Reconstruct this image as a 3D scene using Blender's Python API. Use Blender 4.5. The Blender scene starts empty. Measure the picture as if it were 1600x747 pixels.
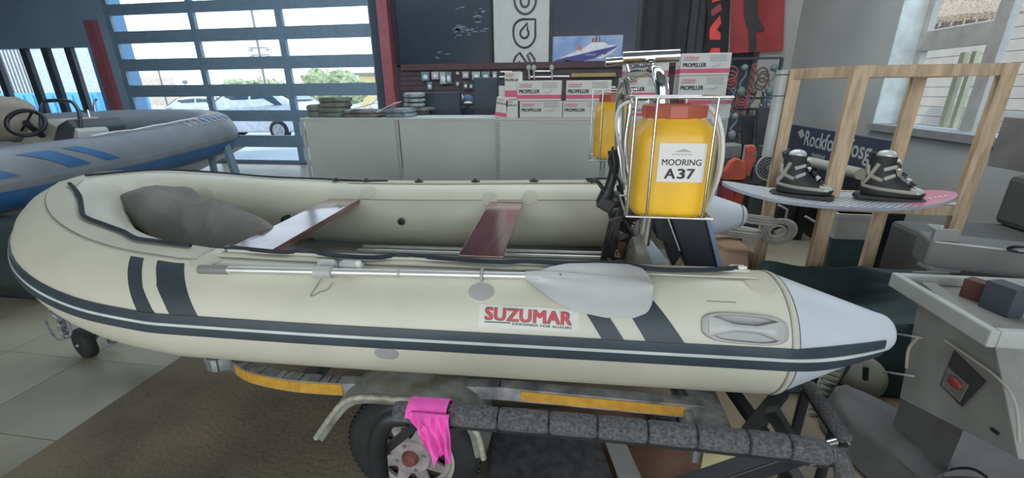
import bpy, math, random
from math import sin, cos, pi, radians, sqrt, atan2
from mathutils import Vector, Matrix, noise as mnoise
random.seed(7)
sc = bpy.context.scene
COL = sc.collection

# ------------------------------------------------------------ camera
CF, CCX, CCY, CH = 670.0, 800.0, 373.5, 1.6
yaw, pit, rol = radians(8.8), radians(19.1), radians(0.5)
cf = Vector((-sin(yaw)*cos(pit), cos(yaw)*cos(pit), -sin(pit)))
r0 = Vector((cos(yaw), sin(yaw), 0)); u0 = r0.cross(cf)
cR = cos(rol)*r0 - sin(rol)*u0; cU = sin(rol)*r0 + cos(rol)*u0
CP = Vector((0, 0, CH))
cam = bpy.data.objects.new('camera', bpy.data.cameras.new('camera')); COL.objects.link(cam)
cam.data.sensor_width = 36; cam.data.lens = CF/1600*36; cam.data.clip_start = 0.05; cam.data.clip_end = 300
m = Matrix((cR, cU, -cf)).transposed().to_4x4(); m.translation = CP
cam.matrix_world = m
sc.camera = cam
def ray(x, y): return cf + cR*((x-CCX)/CF) - cU*((y-CCY)/CF)
def atY(x, y, Y): d = ray(x, y); return CP + d*(Y/d.y)
def atX(x, y, X): d = ray(x, y); return CP + d*(X/d.x)
def atZ(x, y, Z): d = ray(x, y); return CP + d*((Z-CH)/d.z)
def atD(x, y, D): return CP + ray(x, y)*D

# ------------------------------------------------------------ world, light, exposure
vs = sc.view_settings
vs.view_transform = 'Standard'; vs.look = 'None'; vs.gamma = 1; vs.exposure = 0.0; vs.use_curve_mapping = False
w = bpy.data.worlds.new('sky'); sc.world = w; w.use_nodes = True
nt = w.node_tree; bg = nt.nodes['Background']
tc = nt.nodes.new('ShaderNodeTexCoord'); sx = nt.nodes.new('ShaderNodeSeparateXYZ'); rp = nt.nodes.new('ShaderNodeValToRGB')
nt.links.new(tc.outputs['Generated'], sx.inputs[0]); nt.links.new(sx.outputs['Z'], rp.inputs[0]); nt.links.new(rp.outputs[0], bg.inputs[0])
rp.color_ramp.elements[0].position = 0.0; rp.color_ramp.elements[0].color = (0.93, 0.96, 1.0, 1)
rp.color_ramp.elements[1].position = 0.9; rp.color_ramp.elements[1].color = (0.45, 0.66, 1.0, 1)
bg.inputs[1].default_value = 3.0
def lamp(name, kind, loc, target, energy, color, size=None, sizey=None):
    l = bpy.data.lights.new(name, kind); o = bpy.data.objects.new(name, l); COL.objects.link(o)
    o.location = loc; o.rotation_euler = (Vector(target)-Vector(loc)).to_track_quat('-Z', 'Y').to_euler()
    l.energy = energy; l.color = color
    if kind == 'AREA': l.shape = 'RECTANGLE'; l.size = size; l.size_y = sizey or size
    return o
sun = lamp('sun', 'SUN', (-5, -5, 20), (-5+7, -5+3.0, 20-9), 2.4, (1.0, 0.93, 0.8)); sun.data.angle = radians(0.6)
lamp('rear_doorway_daylight', 'AREA', (-2.2, -3.6, 2.0), (-1.0, 4, 1.2), 50, (1.0, 0.94, 0.74), 4.5, 2.6)
lamp('rear_cool_fill', 'AREA', (2.2, -2.6, 2.6), (1.2, 2, 0.9), 46, (0.78, 0.90, 1.0), 2.6, 2.2)  # added cool fill inside the room, tints the right side; no window here
lamp('overhead_fill', 'AREA', (-4.5, 6.0, 5.3), (-4.5, 7.2, 0), 380, (0.72, 0.87, 1.0), 9.0, 4.0)  # added bluish fill below the closed ceiling, brightens the back of the room
lamp('overhead_fill_right', 'AREA', (1.6, 5.0, 5.3), (1.9, 5.6, 0), 200, (0.95, 0.98, 1.0), 3.0, 4.0)  # second added overhead fill, for the right-hand goods; no skylight above

# ------------------------------------------------------------ materials
MC = {}
def mat(name, col, rough=0.6, metal=0.0, var=0.12, scale=6.0, bump=0.0, bscale=40.0, coat=0.0, emit=0.0, alpha=None, spec=None, stretch=None, col2=None):
    if name in MC: return MC[name]
    m = bpy.data.materials.new(name); m.use_nodes = True; MC[name] = m
    n = m.node_tree.nodes; L = m.node_tree.links; b = n['Principled BSDF']
    b.inputs['Roughness'].default_value = rough; b.inputs['Metallic'].default_value = metal
    if coat: b.inputs['Coat Weight'].default_value = coat; b.inputs['Coat Roughness'].default_value = 0.12
    if spec is not None: b.inputs['Specular IOR Level'].default_value = spec
    tcn = n.new('ShaderNodeTexCoord'); mp = n.new('ShaderNodeMapping'); L.new(tcn.outputs['Object'], mp.inputs[0])
    if stretch: mp.inputs['Scale'].default_value = stretch
    nz = n.new('ShaderNodeTexNoise'); nz.inputs['Scale'].default_value = scale; nz.inputs['Detail'].default_value = 5
    L.new(mp.outputs[0], nz.inputs['Vector'])
    r = n.new('ShaderNodeValToRGB'); L.new(nz.outputs['Fac'], r.inputs[0]); L.new(r.outputs[0], b.inputs['Base Color'])
    c2 = col2 or tuple(c*(1-var*1.6) for c in col)
    r.color_ramp.elements[0].position = 0.32; r.color_ramp.elements[0].color = (*c2, 1)
    r.color_ramp.elements[1].position = 0.66; r.color_ramp.elements[1].color = (*[min(1, c*(1+var*0.5)) for c in col], 1)
    if bump:
        nb = n.new('ShaderNodeTexNoise'); nb.inputs['Scale'].default_value = bscale; nb.inputs['Detail'].default_value = 4
        L.new(mp.outputs[0], nb.inputs['Vector'])
        bp = n.new('ShaderNodeBump'); bp.inputs['Strength'].default_value = bump; bp.inputs['Distance'].default_value = 0.01
        L.new(nb.outputs['Fac'], bp.inputs['Height']); L.new(bp.outputs[0], b.inputs['Normal'])
    if emit:
        b.inputs['Emission Strength'].default_value = emit; L.new(r.outputs[0], b.inputs['Emission Color'])
    return m
def glass_mat():
    m = bpy.data.materials.new('window_glass'); m.use_nodes = True; n = m.node_tree.nodes; L = m.node_tree.links
    n.remove(n['Principled BSDF']); o = n['Material Output']
    t = n.new('ShaderNodeBsdfTransparent'); g = n.new('ShaderNodeBsdfGlossy'); g.inputs['Roughness'].default_value = 0.03
    t.inputs[0].default_value = (0.94, 0.97, 0.97, 1)
    fr = n.new('ShaderNodeLayerWeight'); pw = n.new('ShaderNodeMath'); pw.operation = 'POWER'; pw.inputs[1].default_value = 5.0; L.new(fr.outputs['Facing'], pw.inputs[0])
    mx = n.new('ShaderNodeMixShader'); L.new(pw.outputs[0], mx.inputs[0]); L.new(t.outputs[0], mx.inputs[1]); L.new(g.outputs[0], mx.inputs[2]); L.new(mx.outputs[0], o.inputs[0])
    return m
GLASS = glass_mat()
TUBE = mat('cream_pvc', (0.60, 0.59, 0.48), 0.42, var=0.07, scale=2.5, bump=0.05, bscale=12)
TUBEF = mat('cream_fabric_patch', (0.53, 0.515, 0.42), 0.6, var=0.05, scale=5)
NAVY = mat('navy_rubber', (0.040, 0.052, 0.062), 0.5, var=0.15)
WHITE = mat('white_plastic', (0.74, 0.76, 0.75), 0.4, var=0.04)
LGREY = mat('light_grey_plastic', (0.42, 0.42, 0.40), 0.45, var=0.08)
MGREY = mat('mid_grey_plastic', (0.22, 0.22, 0.21), 0.5, var=0.1)
BLACK = mat('black_plastic', (0.018, 0.02, 0.023), 0.45, var=0.2)
RUBBER = mat('tyre_rubber', (0.02, 0.021, 0.021), 0.75, var=0.25, bump=0.3, bscale=60)
ROPE = mat('dark_rope', (0.025, 0.035, 0.045), 0.85, var=0.3, bump=0.6, bscale=90)
CHROME = mat('polished_steel', (0.75, 0.75, 0.73), 0.12, 1.0, var=0.05)
STEEL = mat('stainless_wire', (0.62, 0.62, 0.6), 0.25, 1.0, var=0.05)
ALU = mat('aluminium_tube', (0.68, 0.68, 0.64), 0.38, 0.6, var=0.06, scale=12)
GALV = mat('galvanised_steel', (0.36, 0.375, 0.38), 0.55, 0.5, var=0.35, scale=14, bump=0.15, bscale=50)
SEATW = mat('varnished_red_wood', (0.15, 0.034, 0.032), 0.14, var=0.35, scale=14, stretch=(1, 0.12, 1), coat=1.0, spec=0.9, bump=0.12, bscale=30)
PINE = mat('pine_wood', (0.56, 0.42, 0.27), 0.55, var=0.22, scale=9, stretch=(4, 4, 0.5))
YELT = mat('yellow_reflective_tape', (0.52, 0.29, 0.035), 0.5, var=0.18, scale=30, col2=(0.42, 0.22, 0.03))
YCAN = mat('yellow_polythene', (0.86, 0.50, 0.035), 0.38, var=0.12, scale=5)
REDLID = mat('red_polythene', (0.44, 0.105, 0.06), 0.45, var=0.15)
PINK = mat('pink_cotton', (0.85, 0.11, 0.48), 0.85, var=0.1, scale=25, bump=0.3, bscale=160)
CARPET = mat('grey_marine_carpet', (0.13, 0.13, 0.13), 0.95, var=0.35, scale=120, bump=0.8, bscale=220)
TARP = mat('grey_canvas', (0.22, 0.215, 0.20), 0.8, var=0.15, scale=5, bump=1.0, bscale=9)
DGREEN = mat('dark_green_tarp', (0.035, 0.065, 0.065), 0.7, var=0.3, scale=4, bump=0.4, bscale=14)
PANEL = mat('painted_shelf_panel', (0.50, 0.54, 0.52), 0.5, var=0.05, scale=2)
WALLB = mat('haze_lifted_slate_wall', (0.26, 0.37, 0.47), 0.8, var=0.08, scale=.8)  # slate wall lightened and blued, so the colour carries the haze
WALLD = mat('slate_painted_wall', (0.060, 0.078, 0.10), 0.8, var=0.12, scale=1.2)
WALLG = mat('haze_lifted_grey_wall', (0.43, 0.44, 0.42), 0.8, var=0.12, scale=0.8)  # grey raised to hold the pale haze over the right side
DOORF = mat('haze_lifted_steel_door', (0.18, 0.265, 0.34), 0.6, var=0.08)  # door steel made paler and bluer, haze put into the base colour
REDP = mat('red_painted_steel', (0.34, 0.10, 0.115), 0.6, var=0.1)
WHITEP = mat('white_carton', (0.66, 0.68, 0.66), 0.6, var=0.04)
REDPR = mat('red_print', (0.72, 0.09, 0.17), 0.55, var=0.05)
BLKPR = mat('black_print', (0.015, 0.016, 0.018), 0.5, var=0.05)
GREYPR = mat('grey_print', (0.36, 0.38, 0.38), 0.6, var=0.05)
CARTON = mat('brown_cardboard', (0.30, 0.19, 0.115), 0.85, var=0.12, scale=4)

# ------------------------------------------------------------ mesh helpers
ORG = {}
def tagit(o, label=None, cat=None, group=None, kind=None):
    if label: o['label'] = label
    if cat: o['category'] = cat
    if group: o['group'] = group
    if kind: o['kind'] = kind
    return o
def thing(name, loc, label, cat, group=None):
    o = bpy.data.objects.new(name, None); COL.objects.link(o); o.location = loc; o.empty_display_size = 0.1
    ORG[o.name] = Vector(loc); return tagit(o, label, cat, group)
def M(name, geo, mtl, parent=None, smooth=False, label=None, cat=None, group=None, kind=None, bevel=0):
    V, F = geo
    V = [Vector(v) for v in V]
    if parent is not None: org = ORG[parent.name]
    else:
        xs = [v.x for v in V]; ys = [v.y for v in V]; zs = [v.z for v in V]
        org = Vector(((min(xs)+max(xs))/2, (min(ys)+max(ys))/2, min(zs)))
    me = bpy.data.meshes.new(name); me.from_pydata([tuple(v-org) for v in V], [], F); me.update()
    me.materials.append(mtl)
    if smooth: me.polygons.foreach_set('use_smooth', [True]*len(me.polygons))
    o = bpy.data.objects.new(name, me); COL.objects.link(o)
    if parent is not None: o.parent = parent
    else: o.location = org
    ORG[o.name] = org
    if bevel:
        b = o.modifiers.new('bevel', 'BEVEL'); b.width = bevel; b.segments = 2; b.limit_method = 'ANGLE'
    if smooth and bevel == 0 and len(F) > 8:
        try: me.set_sharp_from_angle(angle=radians(50))
        except Exception: pass
    return tagit(o, label, cat, group, kind)
def copytree(o, delta, parent=None, label=None):
    c = o.copy(); COL.objects.link(c)
    if parent is None:
        c.location = Vector(o.location)+Vector(delta); ORG[c.name] = ORG[o.name]+Vector(delta)
        if label: c['label'] = label
    else: c.parent = parent; ORG[c.name] = ORG[parent.name]
    for ch in list(o.children): copytree(ch, delta, c)
    return c
def join(*gs):
    V = []; F = []
    for v, f in gs:
        n = len(V); V += list(v); F += [tuple(i+n for i in q) for q in f]
    return V, F
def box(c, s, rz=0, rx=0, ry=0):
    R = Matrix.Rotation(rz, 3, 'Z') @ Matrix.Rotation(ry, 3, 'Y') @ Matrix.Rotation(rx, 3, 'X')
    V = [Vector(c)+R @ Vector((s[0]*a/2, s[1]*b/2, s[2]*d/2)) for a in (-1, 1) for b in (-1, 1) for d in (-1, 1)]
    return V, [(0, 1, 3, 2), (4, 6, 7, 5), (0, 4, 5, 1), (2, 3, 7, 6), (0, 2, 6, 4), (1, 5, 7, 3)]
def bb(x0, x1, y0, y1, z0, z1): return box(((x0+x1)/2, (y0+y1)/2, (z0+z1)/2), (x1-x0, y1-y0, z1-z0))
def beam(a, b, wd, ht, up=(0, 0, 1)):
    a = Vector(a); b = Vector(b); t = (b-a).normalized(); s = t.cross(Vector(up))
    if s.length < 1e-3: s = t.cross(Vector((0, 1, 0)))
    s.normalize(); u = s.cross(t)
    V = [p+s*wd/2*i+u*ht/2*j for p in (a, b) for i, j in ((-1, -1), (1, -1), (1, 1), (-1, 1))]
    return V, [(0, 3, 2, 1), (4, 5, 6, 7), (0, 1, 5, 4), (1, 2, 6, 5), (2, 3, 7, 6), (3, 0, 4, 7)]
def cat(P, n=6, closed=False):
    P = [Vector(p) for p in P]; out = []; N = len(P)
    for i in range(N if closed else N-1):
        g = (lambda k: P[k % N]) if closed else (lambda k: P[min(max(k, 0), N-1)])
        a, b, c, d = g(i-1), g(i), g(i+1), g(i+2)
        for k in range(n):
            t = k/n; out.append(0.5*((2*b)+(c-a)*t+(2*a-5*b+4*c-d)*t*t+(3*b-a-3*c+d)*t**3))
    if not closed: out.append(P[-1])
    return out
def tube(P, r, n=8, closed=False, caps=True):
    P = [Vector(p) for p in P]; N = len(P); V = []; F = []
    rr = r if isinstance(r, (list, tuple)) else [r]*N
    up = None
    for i, p in enumerate(P):
        a = P[(i-1) % N] if closed else P[max(i-1, 0)]; b = P[(i+1) % N] if closed else P[min(i+1, N-1)]
        t = (b-a); t = t.normalized() if t.length > 1e-9 else Vector((0, 0, 1))
        if up is None:
            up = Vector((0, 0, 1)) if abs(t.z) < 0.9 else Vector((0, 1, 0))
        s = t.cross(up)
        if s.length < 1e-4: s = t.cross(Vector((1, 0, 0)))
        s.normalize(); up = s.cross(t).normalized()
        for k in range(n):
            an = 2*pi*k/n; V.append(p+(s*cos(an)+up*sin(an))*rr[i])
    for i in range(N if closed else N-1):
        j = (i+1) % N
        for k in range(n): F.append((i*n+k, i*n+(k+1) % n, j*n+(k+1) % n, j*n+k))
    if caps and not closed: F.append(tuple(range(n))[::-1]); F.append(tuple((N-1)*n+k for k in range(n)))
    return V, F
def lathe(c, axis, prof, n=24, phase=0, caps=True):
    """prof: list of (along axis, radius)"""
    ax = Vector(axis).normalized(); s = ax.cross(Vector((0, 0, 1)) if abs(ax.z) < 0.9 else Vector((1, 0, 0))).normalized(); u = s.cross(ax)
    V = []; F = []; c = Vector(c)
    for h, r in prof:
        for k in range(n):
            a = 2*pi*k/n+phase; V.append(c+ax*h+(s*cos(a)+u*sin(a))*max(r, 1e-4))
    for i in range(len(prof)-1):
        for k in range(n): F.append((i*n+k, i*n+(k+1) % n, (i+1)*n+(k+1) % n, (i+1)*n+k))
    if caps: F.append(tuple(range(n))[::-1]); F.append(tuple((len(prof)-1)*n+k for k in range(n)))
    return V, F
def torus(c, axis, R, r, n=28, k=8, a0=0, a1=2*pi):
    ax = Vector(axis).normalized(); s = ax.cross(Vector((0, 0, 1)) if abs(ax.z) < 0.9 else Vector((1, 0, 0))).normalized(); u = s.cross(ax)
    full = abs(a1-a0-2*pi) < 1e-6
    P = [Vector(c)+(s*cos(a0+(a1-a0)*i/n)+u*sin(a0+(a1-a0)*i/n))*R for i in range(n if full else n+1)]
    return tube(P, r, k, closed=full)
def grid(f, nu, nv, closeu=False):
    V = [f(i/nu, j/nv) for i in range(nu if closeu else nu+1) for j in range(nv+1)]; F = []
    N = nu if closeu else nu+1
    for i in range(nu):
        for j in range(nv):
            a = i*(nv+1)+j; b = ((i+1) % N)*(nv+1)+j; F.append((a, b, b+1, a+1))
    return V, F
def shell(f, nu, nv, nrm, th):
    """grid with thickness: f(u,v) front, nrm offset direction"""
    a = grid(f, nu, nv); o = Vector(nrm)*th
    Vb = [Vector(v)+o for v in a[0]]; n = len(a[0]); F = list(a[1])+[tuple(i+n for i in q[::-1]) for q in a[1]]
    e = [i*(nv+1) for i in range(nu+1)]+[nu*(nv+1)+j for j in range(1, nv+1)]+[i*(nv+1)+nv for i in range(nu-1, -1, -1)]+[j for j in range(nv-1, 0, -1)]
    for k in range(len(e)):
        p, q = e[k], e[(k+1) % len(e)]; F.append((p, q, q+n, p+n))
    return list(a[0])+Vb, F
def prism(poly, ext):
    """poly: list of 3d points (planar), ext: extrusion vector"""
    P = [Vector(p) for p in poly]; n = len(P); V = P+[p+Vector(ext) for p in P]
    F = [tuple(range(n))[::-1], tuple(range(n, 2*n))]+[(i, (i+1) % n, (i+1) % n+n, i+n) for i in range(n)]
    return V, F
def blob(c, s, n=16, m=10, nz=0.0, seed=0, p=2.0, fz=2.0):
    def f(u, v):
        a = 2*pi*u; b = -pi/2+pi*v
        d = Vector((cos(b)*cos(a), cos(b)*sin(a), sin(b)))
        q = Vector([math.copysign(abs(t)**(2/p), t) for t in d])
        k = 1+nz*mnoise.noise(d*fz+Vector((seed*3.1, 0, 0)))
        return Vector((c[0]+q.x*s[0]*k, c[1]+q.y*s[1]*k, c[2]+q.z*s[2]*k))
    return grid(f, n, m, closeu=True)
TXT = {}
def textgeo(s, size=1.0, shear=0.0, bold=0.0, ext=0.0, spacing=1.0, align='CENTER'):
    k = (s, size, shear, bold, ext, spacing, align)
    if k in TXT: return TXT[k]
    cu = bpy.data.curves.new('t', 'FONT'); cu.body = s; cu.size = size; cu.shear = shear; cu.extrude = ext; cu.space_character = spacing
    cu.align_x = align; cu.align_y = 'CENTER'; cu.resolution_u = 3
    o = bpy.data.objects.new('t', cu); COL.objects.link(o)
    bpy.context.view_layer.update()
    me = bpy.data.meshes.new_from_object(o.evaluated_get(bpy.context.evaluated_depsgraph_get()))
    V = [v.co.copy() for v in me.vertices]; F = [tuple(p.vertices) for p in me.polygons]
    COL.objects.unlink(o); bpy.data.objects.remove(o); bpy.data.curves.remove(cu); bpy.data.meshes.remove(me)
    if bold:    # thicken the strokes with small shifted copies of the outlines
        V0, F0 = V, F; V, F = [], []
        for q, (dx, dy) in enumerate(((-1, -.6), (1, -.6), (-1, .6), (1, .6), (0, 0))):
            V1, n0 = [v+Vector((dx*bold, dy*bold, q*.00002)) for v in V0], len(V); V += V1; F += [tuple(i+n0 for i in f) for f in F0]
    TXT[k] = (V, F); return TXT[k]
def fit_text(s, o, ux, uy, W, Hh, **kw):
    """text stretched into W x Hh centred at o, ux right, uy up"""
    V, F = textgeo(s, **kw); xs = [v.x for v in V]; ys = [v.y for v in V]
    cx, cy = (min(xs)+max(xs))/2, (min(ys)+max(ys))/2; a = W/(max(xs)-min(xs)); b = Hh/(max(ys)-min(ys))
    ux = Vector(ux).normalized(); uy = Vector(uy).normalized(); nn = ux.cross(uy)
    return [Vector(o)+ux*(v.x-cx)*a+uy*(v.y-cy)*b+nn*v.z for v in V], F
XX, YY, ZZ = Vector((1, 0, 0)), Vector((0, 1, 0)), Vector((0, 0, 1))

# ------------------------------------------------------------ room shell
WY, WX = 9.4, 3.77
floor = M('floor', bb(-16, 4.2, -4.2, 9.7, -0.15, -0.012), mat('tile_grout', (0.12, 0.115, 0.10), 0.8), kind='structure')
TL = [mat('floor_tile_a', (0.37, 0.345, 0.26), 0.32, var=0.14, scale=1.3), mat('floor_tile_b', (0.34, 0.32, 0.245), 0.32, var=0.16, scale=1.1)]
tme = None
k = 0
for i in range(11):
    for j in range(14):
        x1 = -2.463-0.6*i; y0 = 1.303+0.6*j-0.6
        if k >= 160 or y0+0.6 > 9.39: continue
        o = M('tile', bb(x1-0.596, x1-0.003, y0+0.002, y0+0.598, -0.012, 0.0), TL[(i*3+j*5) % 2], floor); k += 1
o = M('tile', bb(-16, -9.07, -4.2, 9.4, -0.012, -0.001), TL[0], floor)
o = M('tile', bb(-9.06, -2.466, -4.2, 0.70, -0.012, -0.001), TL[0], floor)
o = M('tile', bb(-2.46, 3.77, 3.3, 9.4, -0.012, -0.001), TL[1], floor)
cm = mat('worn_brown_carpet', (0.22, 0.178, 0.115), 0.97, var=0.35, scale=1.7, bump=0.5, bscale=45, col2=(0.12, 0.105, 0.08))
def cpf(u, v):
    x = -2.455+u*6.2; y = -3.0+v*6.25
    return Vector((x, y, 0.004+0.006*mnoise.noise(Vector((x*2, y*2, 1)))+0.003*mnoise.noise(Vector((x*9, y*9, 3)))+0.006))
M('carpet_sheet', shell(cpf, 90, 90, (0, 0, -1), 0.012), cm, smooth=True, label='worn brown carpet sheet covering the floor under the white boat', cat='carpet')
ceiling = M('ceiling', bb(-16, 4.2, -4.2, 9.7, 5.4, 5.55), mat('ceiling_paint', (0.25, 0.27, 0.29), 0.9), kind='structure')
GX0, GX1 = -10.85, -4.42
gz1 = 5.0
LX0, LX1, LZ = -15.3, -11.35, 2.66
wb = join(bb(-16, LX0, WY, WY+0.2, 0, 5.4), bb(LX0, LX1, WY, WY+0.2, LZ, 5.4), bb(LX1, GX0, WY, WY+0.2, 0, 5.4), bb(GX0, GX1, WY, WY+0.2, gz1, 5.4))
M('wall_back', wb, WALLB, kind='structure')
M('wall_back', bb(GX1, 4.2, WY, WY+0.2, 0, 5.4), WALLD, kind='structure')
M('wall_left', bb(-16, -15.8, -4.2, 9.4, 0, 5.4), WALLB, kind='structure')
WZ0, WZ1, WYa, WYb = 1.16, 3.1, 3.0, 6.40
wr = join(bb(WX, WX+0.35, -4.2, WYa, 0, 5.4), bb(WX, WX+0.35, WYb, 9.4, 0, 5.4), bb(WX, WX+0.35, WYa, WYb, 0, WZ0-0.08), bb(WX, WX+0.35, WYa, WYb, WZ1, 5.4))
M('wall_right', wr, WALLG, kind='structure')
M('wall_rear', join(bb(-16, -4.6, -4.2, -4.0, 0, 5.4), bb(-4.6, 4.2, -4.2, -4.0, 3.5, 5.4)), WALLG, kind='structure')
M('trim_1', bb(-4.15, -3.93, WY-0.22, WY, 0, 5.4), REDP, kind='structure', label='red painted steel column')
M('trim_2', bb(-11.30, -11.05, WY-0.12, WY, 0, 3.2), REDP, kind='structure')
M('trim_3', bb(3.2, 3.77, WY-0.3, WY, 0, 5.4), WALLG, kind='structure')

# garage door: rails, mullions, panes
door = thing('door_1', (-7.6, WY, 0), None, None); door['kind'] = 'structure'
zr = [atY(580, y, WY).z for y in (7.5, 36, 57, 84, 104.6, 129, 149, 172, 190, 213, 232, 253)]
zr = [zr[0]+1.62, zr[0]+1.30, zr[0]+1.08, zr[0]+.76, zr[0]+.54, zr[0]+.22]+zr
rows = [(zr[i+1], zr[i]) for i in range(0, 18, 2)]
def cx(px, py): return atY(px, py, WY).x
colx = [(cx(168, 18), cx(290, 14)), (cx(298, 14), cx(426, 11)), (cx(436, 11), cx(573, 7))]
edges = [gz1]+[z for r in rows for z in (r[1], r[0])]+[0.0]
for i in range(0, len(edges), 2):
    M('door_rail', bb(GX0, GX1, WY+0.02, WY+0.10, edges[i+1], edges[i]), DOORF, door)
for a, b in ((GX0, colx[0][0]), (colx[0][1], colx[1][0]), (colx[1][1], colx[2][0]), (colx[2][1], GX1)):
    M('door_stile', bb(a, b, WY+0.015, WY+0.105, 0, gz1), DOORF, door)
for (z0, z1) in rows:
    for (a, b) in colx:
        M('glass_pane', bb(a, b, WY+0.055, WY+0.061, z0, z1), GLASS, door)
# left glazed entrance
win = thing('window_1', (-13.3, WY, 0), None, None); win['kind'] = 'structure'
DK = mat('dark_window_frame', (0.05, 0.06, 0.075), 0.5)
zt = atY(100, 74, WY).z
for px in (-18, 32, 66, 103):
    c = atY(px, 76, WY).x; M('mullion', bb(c-0.09, c+0.09, WY+0.02, WY+0.12, 0, LZ), DK, win)
M('frame_rail', bb(LX0, LX1, WY+0.02, WY+0.12, zt, LZ), DK, win)
M('frame_rail', bb(LX0, LX1, WY+0.02, WY+0.12, 0, 0.12), DK, win)
M('glass_pane', bb(LX0, LX1, WY+0.06, WY+0.066, 0.12, zt), GLASS, win)
# right window
win2 = thing('window_2', (4.05, 4.9, WZ0), None, None); win2['kind'] = 'structure'
FRM = mat('grey_window_frame', (0.42, 0.41, 0.38), 0.55); REV = mat('pale_window_reveal', (0.60, 0.67, 0.66), 0.7)
xp = 4.03
ya, yb_, yc, yd = atX(1462, 0, xp).y, atX(1560, 12, xp).y, atX(1586, 0, xp).y, 3.05
z1a, z1b, z1c = atX(1500, 41, xp).z, atX(1500, 73, xp).z, atX(1450, 202, xp).z
M('window_reveal', join(bb(WX-0.005, xp, WYb-0.012, WYb+0.0, WZ0, WZ1)), REV, win2)
M('window_sill', bb(WX-0.06, xp+0.1, WYa, WYb, WZ0-0.08, WZ0), mat('grey_sill', (0.27, 0.28, 0.275), 0.6), win2)
for a, b in ((ya, WYb-0.012), (yc, yb_), (WYa, yd)):
    M('window_stile', bb(xp, xp+0.07, min(a, b), max(a, b), WZ0, WZ1), FRM, win2)
M('window_rail', bb(xp-0.005, xp+0.075, yb_, WYb-0.02, z1b, z1a), FRM, win2)
M('window_rail', bb(xp-0.005, xp+0.075, WYa, WYb-0.02, WZ0, z1c), FRM, win2)
M('window_rail', bb(xp-0.005, xp+0.075, WYa, WYb-0.02, WZ1-0.06, WZ1), FRM, win2)
CRM = mat('cream_casement', (0.42, 0.39, 0.26), 0.5)
M('glass_pane', bb(xp+0.03, xp+0.036, yd, WYb-0.03, z1c, WZ1-0.06), GLASS, win2)

ca_ = thing('open_casement', (4.45, 5.2, 1.1), 'cream open casement frame standing outside the lower right window pane', 'window')
for q_, w_ in ((1496, .07), (1513, .06)):
    y_ = atX(q_, 120, 4.42).y; M('casement_stile', bb(4.40, 4.45, y_-w_/2, y_+w_/2, 1.05, 1.98), CRM, ca_)
M('casement_rail', bb(4.40, 4.45, atX(1513, 120, 4.42).y-.03, atX(1496, 120, 4.42).y+.03, 1.05, 1.10), CRM, ca_)
M('hinge_arm', bb(4.10, 4.40, atX(1513, 120, 4.42).y-.02, atX(1513, 120, 4.42).y+.02, 1.06, 1.09), FRM, ca_)

# ------------------------------------------------------------ outdoors
M('ground', bb(-80, 80, 9.75, 140, -0.3, -0.05), mat('pale_paving', (0.42, 0.42, 0.42), 0.8, var=0.1, scale=0.5), kind='structure')
M('ground', bb(4.25, 80, -60, 9.7, -0.3, -0.05), mat('pale_paving', (0.5, 0.5, 0.5)), kind='structure')
def tree(name, c, s, label, nb=9):
    t = thing(name, (c[0], c[1], 0), label, 'tree', 'trees beyond the garage door')
    M('trunk', tube([(c[0], c[1], 0), (c[0]+0.1, c[1], c[2])], [0.22, 0.12], 8), mat('bark', (0.12, 0.08, 0.05), 0.9), t, True)
    lf = mat('sunlit_foliage', (0.40, 0.44, 0.24), 0.8, var=0.35, scale=3)
    gs = []
    for i in range(nb):
        a = random.random()*6.28; q = random.random()**.5
        gs.append(blob((c[0]+cos(a)*q*s[0]*.7, c[1]+sin(a)*q*s[1]*.7, c[2]+random.uniform(-.3, .5)*s[2]), (s[0]*.42, s[1]*.42, s[2]*.5), 12, 8, .5, i, fz=4))
    for i in range(420):
        a = random.random()*6.28; b = random.uniform(-.6, 1.5); q = random.uniform(.75, 1.12)
        p = Vector((c[0]+cos(a)*cos(b)*s[0]*q, c[1]+sin(a)*cos(b)*s[1]*q, c[2]+sin(b)*s[2]*q)); d = 0.16
        v = [p+Vector((random.uniform(-d, d), random.uniform(-d, d), random.uniform(-d, d))) for _ in range(3)]
        gs.append((v, [(0, 1, 2)]))
    M('foliage', join(*gs), lf, t)
p = atY(520, 128, 38); tree('broad_tree', (p.x, 38, 1.9), (3.1, 2.5, 1.6), 'broad sunlit green tree seen through the right column of door panes')
p = atY(405, 130, 40); tree('low_tree', (p.x, 40, 1.7), (3.4, 2.5, 1.2), 'low bushy tree behind the lamp post through the middle door panes')
p = atY(455, 130, 42); tree('low_tree', (p.x+1.2, 43.5, 1.4), (1.6, 1.2, 0.9), 'small rounded tree just left of the broad tree outside')
pt = thing('lamp_post', (atY(414, 130, 32).x, 32, 0), 'tall lamp post with cross arms standing outside the garage door', 'lamp post')
px_ = ORG[pt.name].x
M('pole', tube([(px_, 32, 0), (px_, 32, 8)], 0.09, 8), MGREY, pt, True)
for z in (4.3, 4.8):
    M('cross_arm', beam((px_-.8, 32, z), (px_+.8, 32, z), .1, .1), MGREY, pt)
for z in (4.3, 4.8):
    for dx in (-.7, .7): M('lamp_head', blob((px_+dx, 32, z-.12), (.22, .14, .12), 10, 6), LGREY, pt, True)
x = atY(250, 120, 34).x
M('utility_pole', tube([(x, 34, 0), (x, 34, 3.9)], 0.07, 8), MGREY, smooth=True, label='thin utility pole outside, left column of door panes', cat='pole')
x = atY(288, 125, 34).x
M('signpost', join(tube([(x, 34, 0), (x, 34, 2.6)], 0.05, 6), box((x, 34, 2.5), (.5, .05, .3))), MGREY, label='short signpost outside beside the first door mullion', cat='sign')
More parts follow.
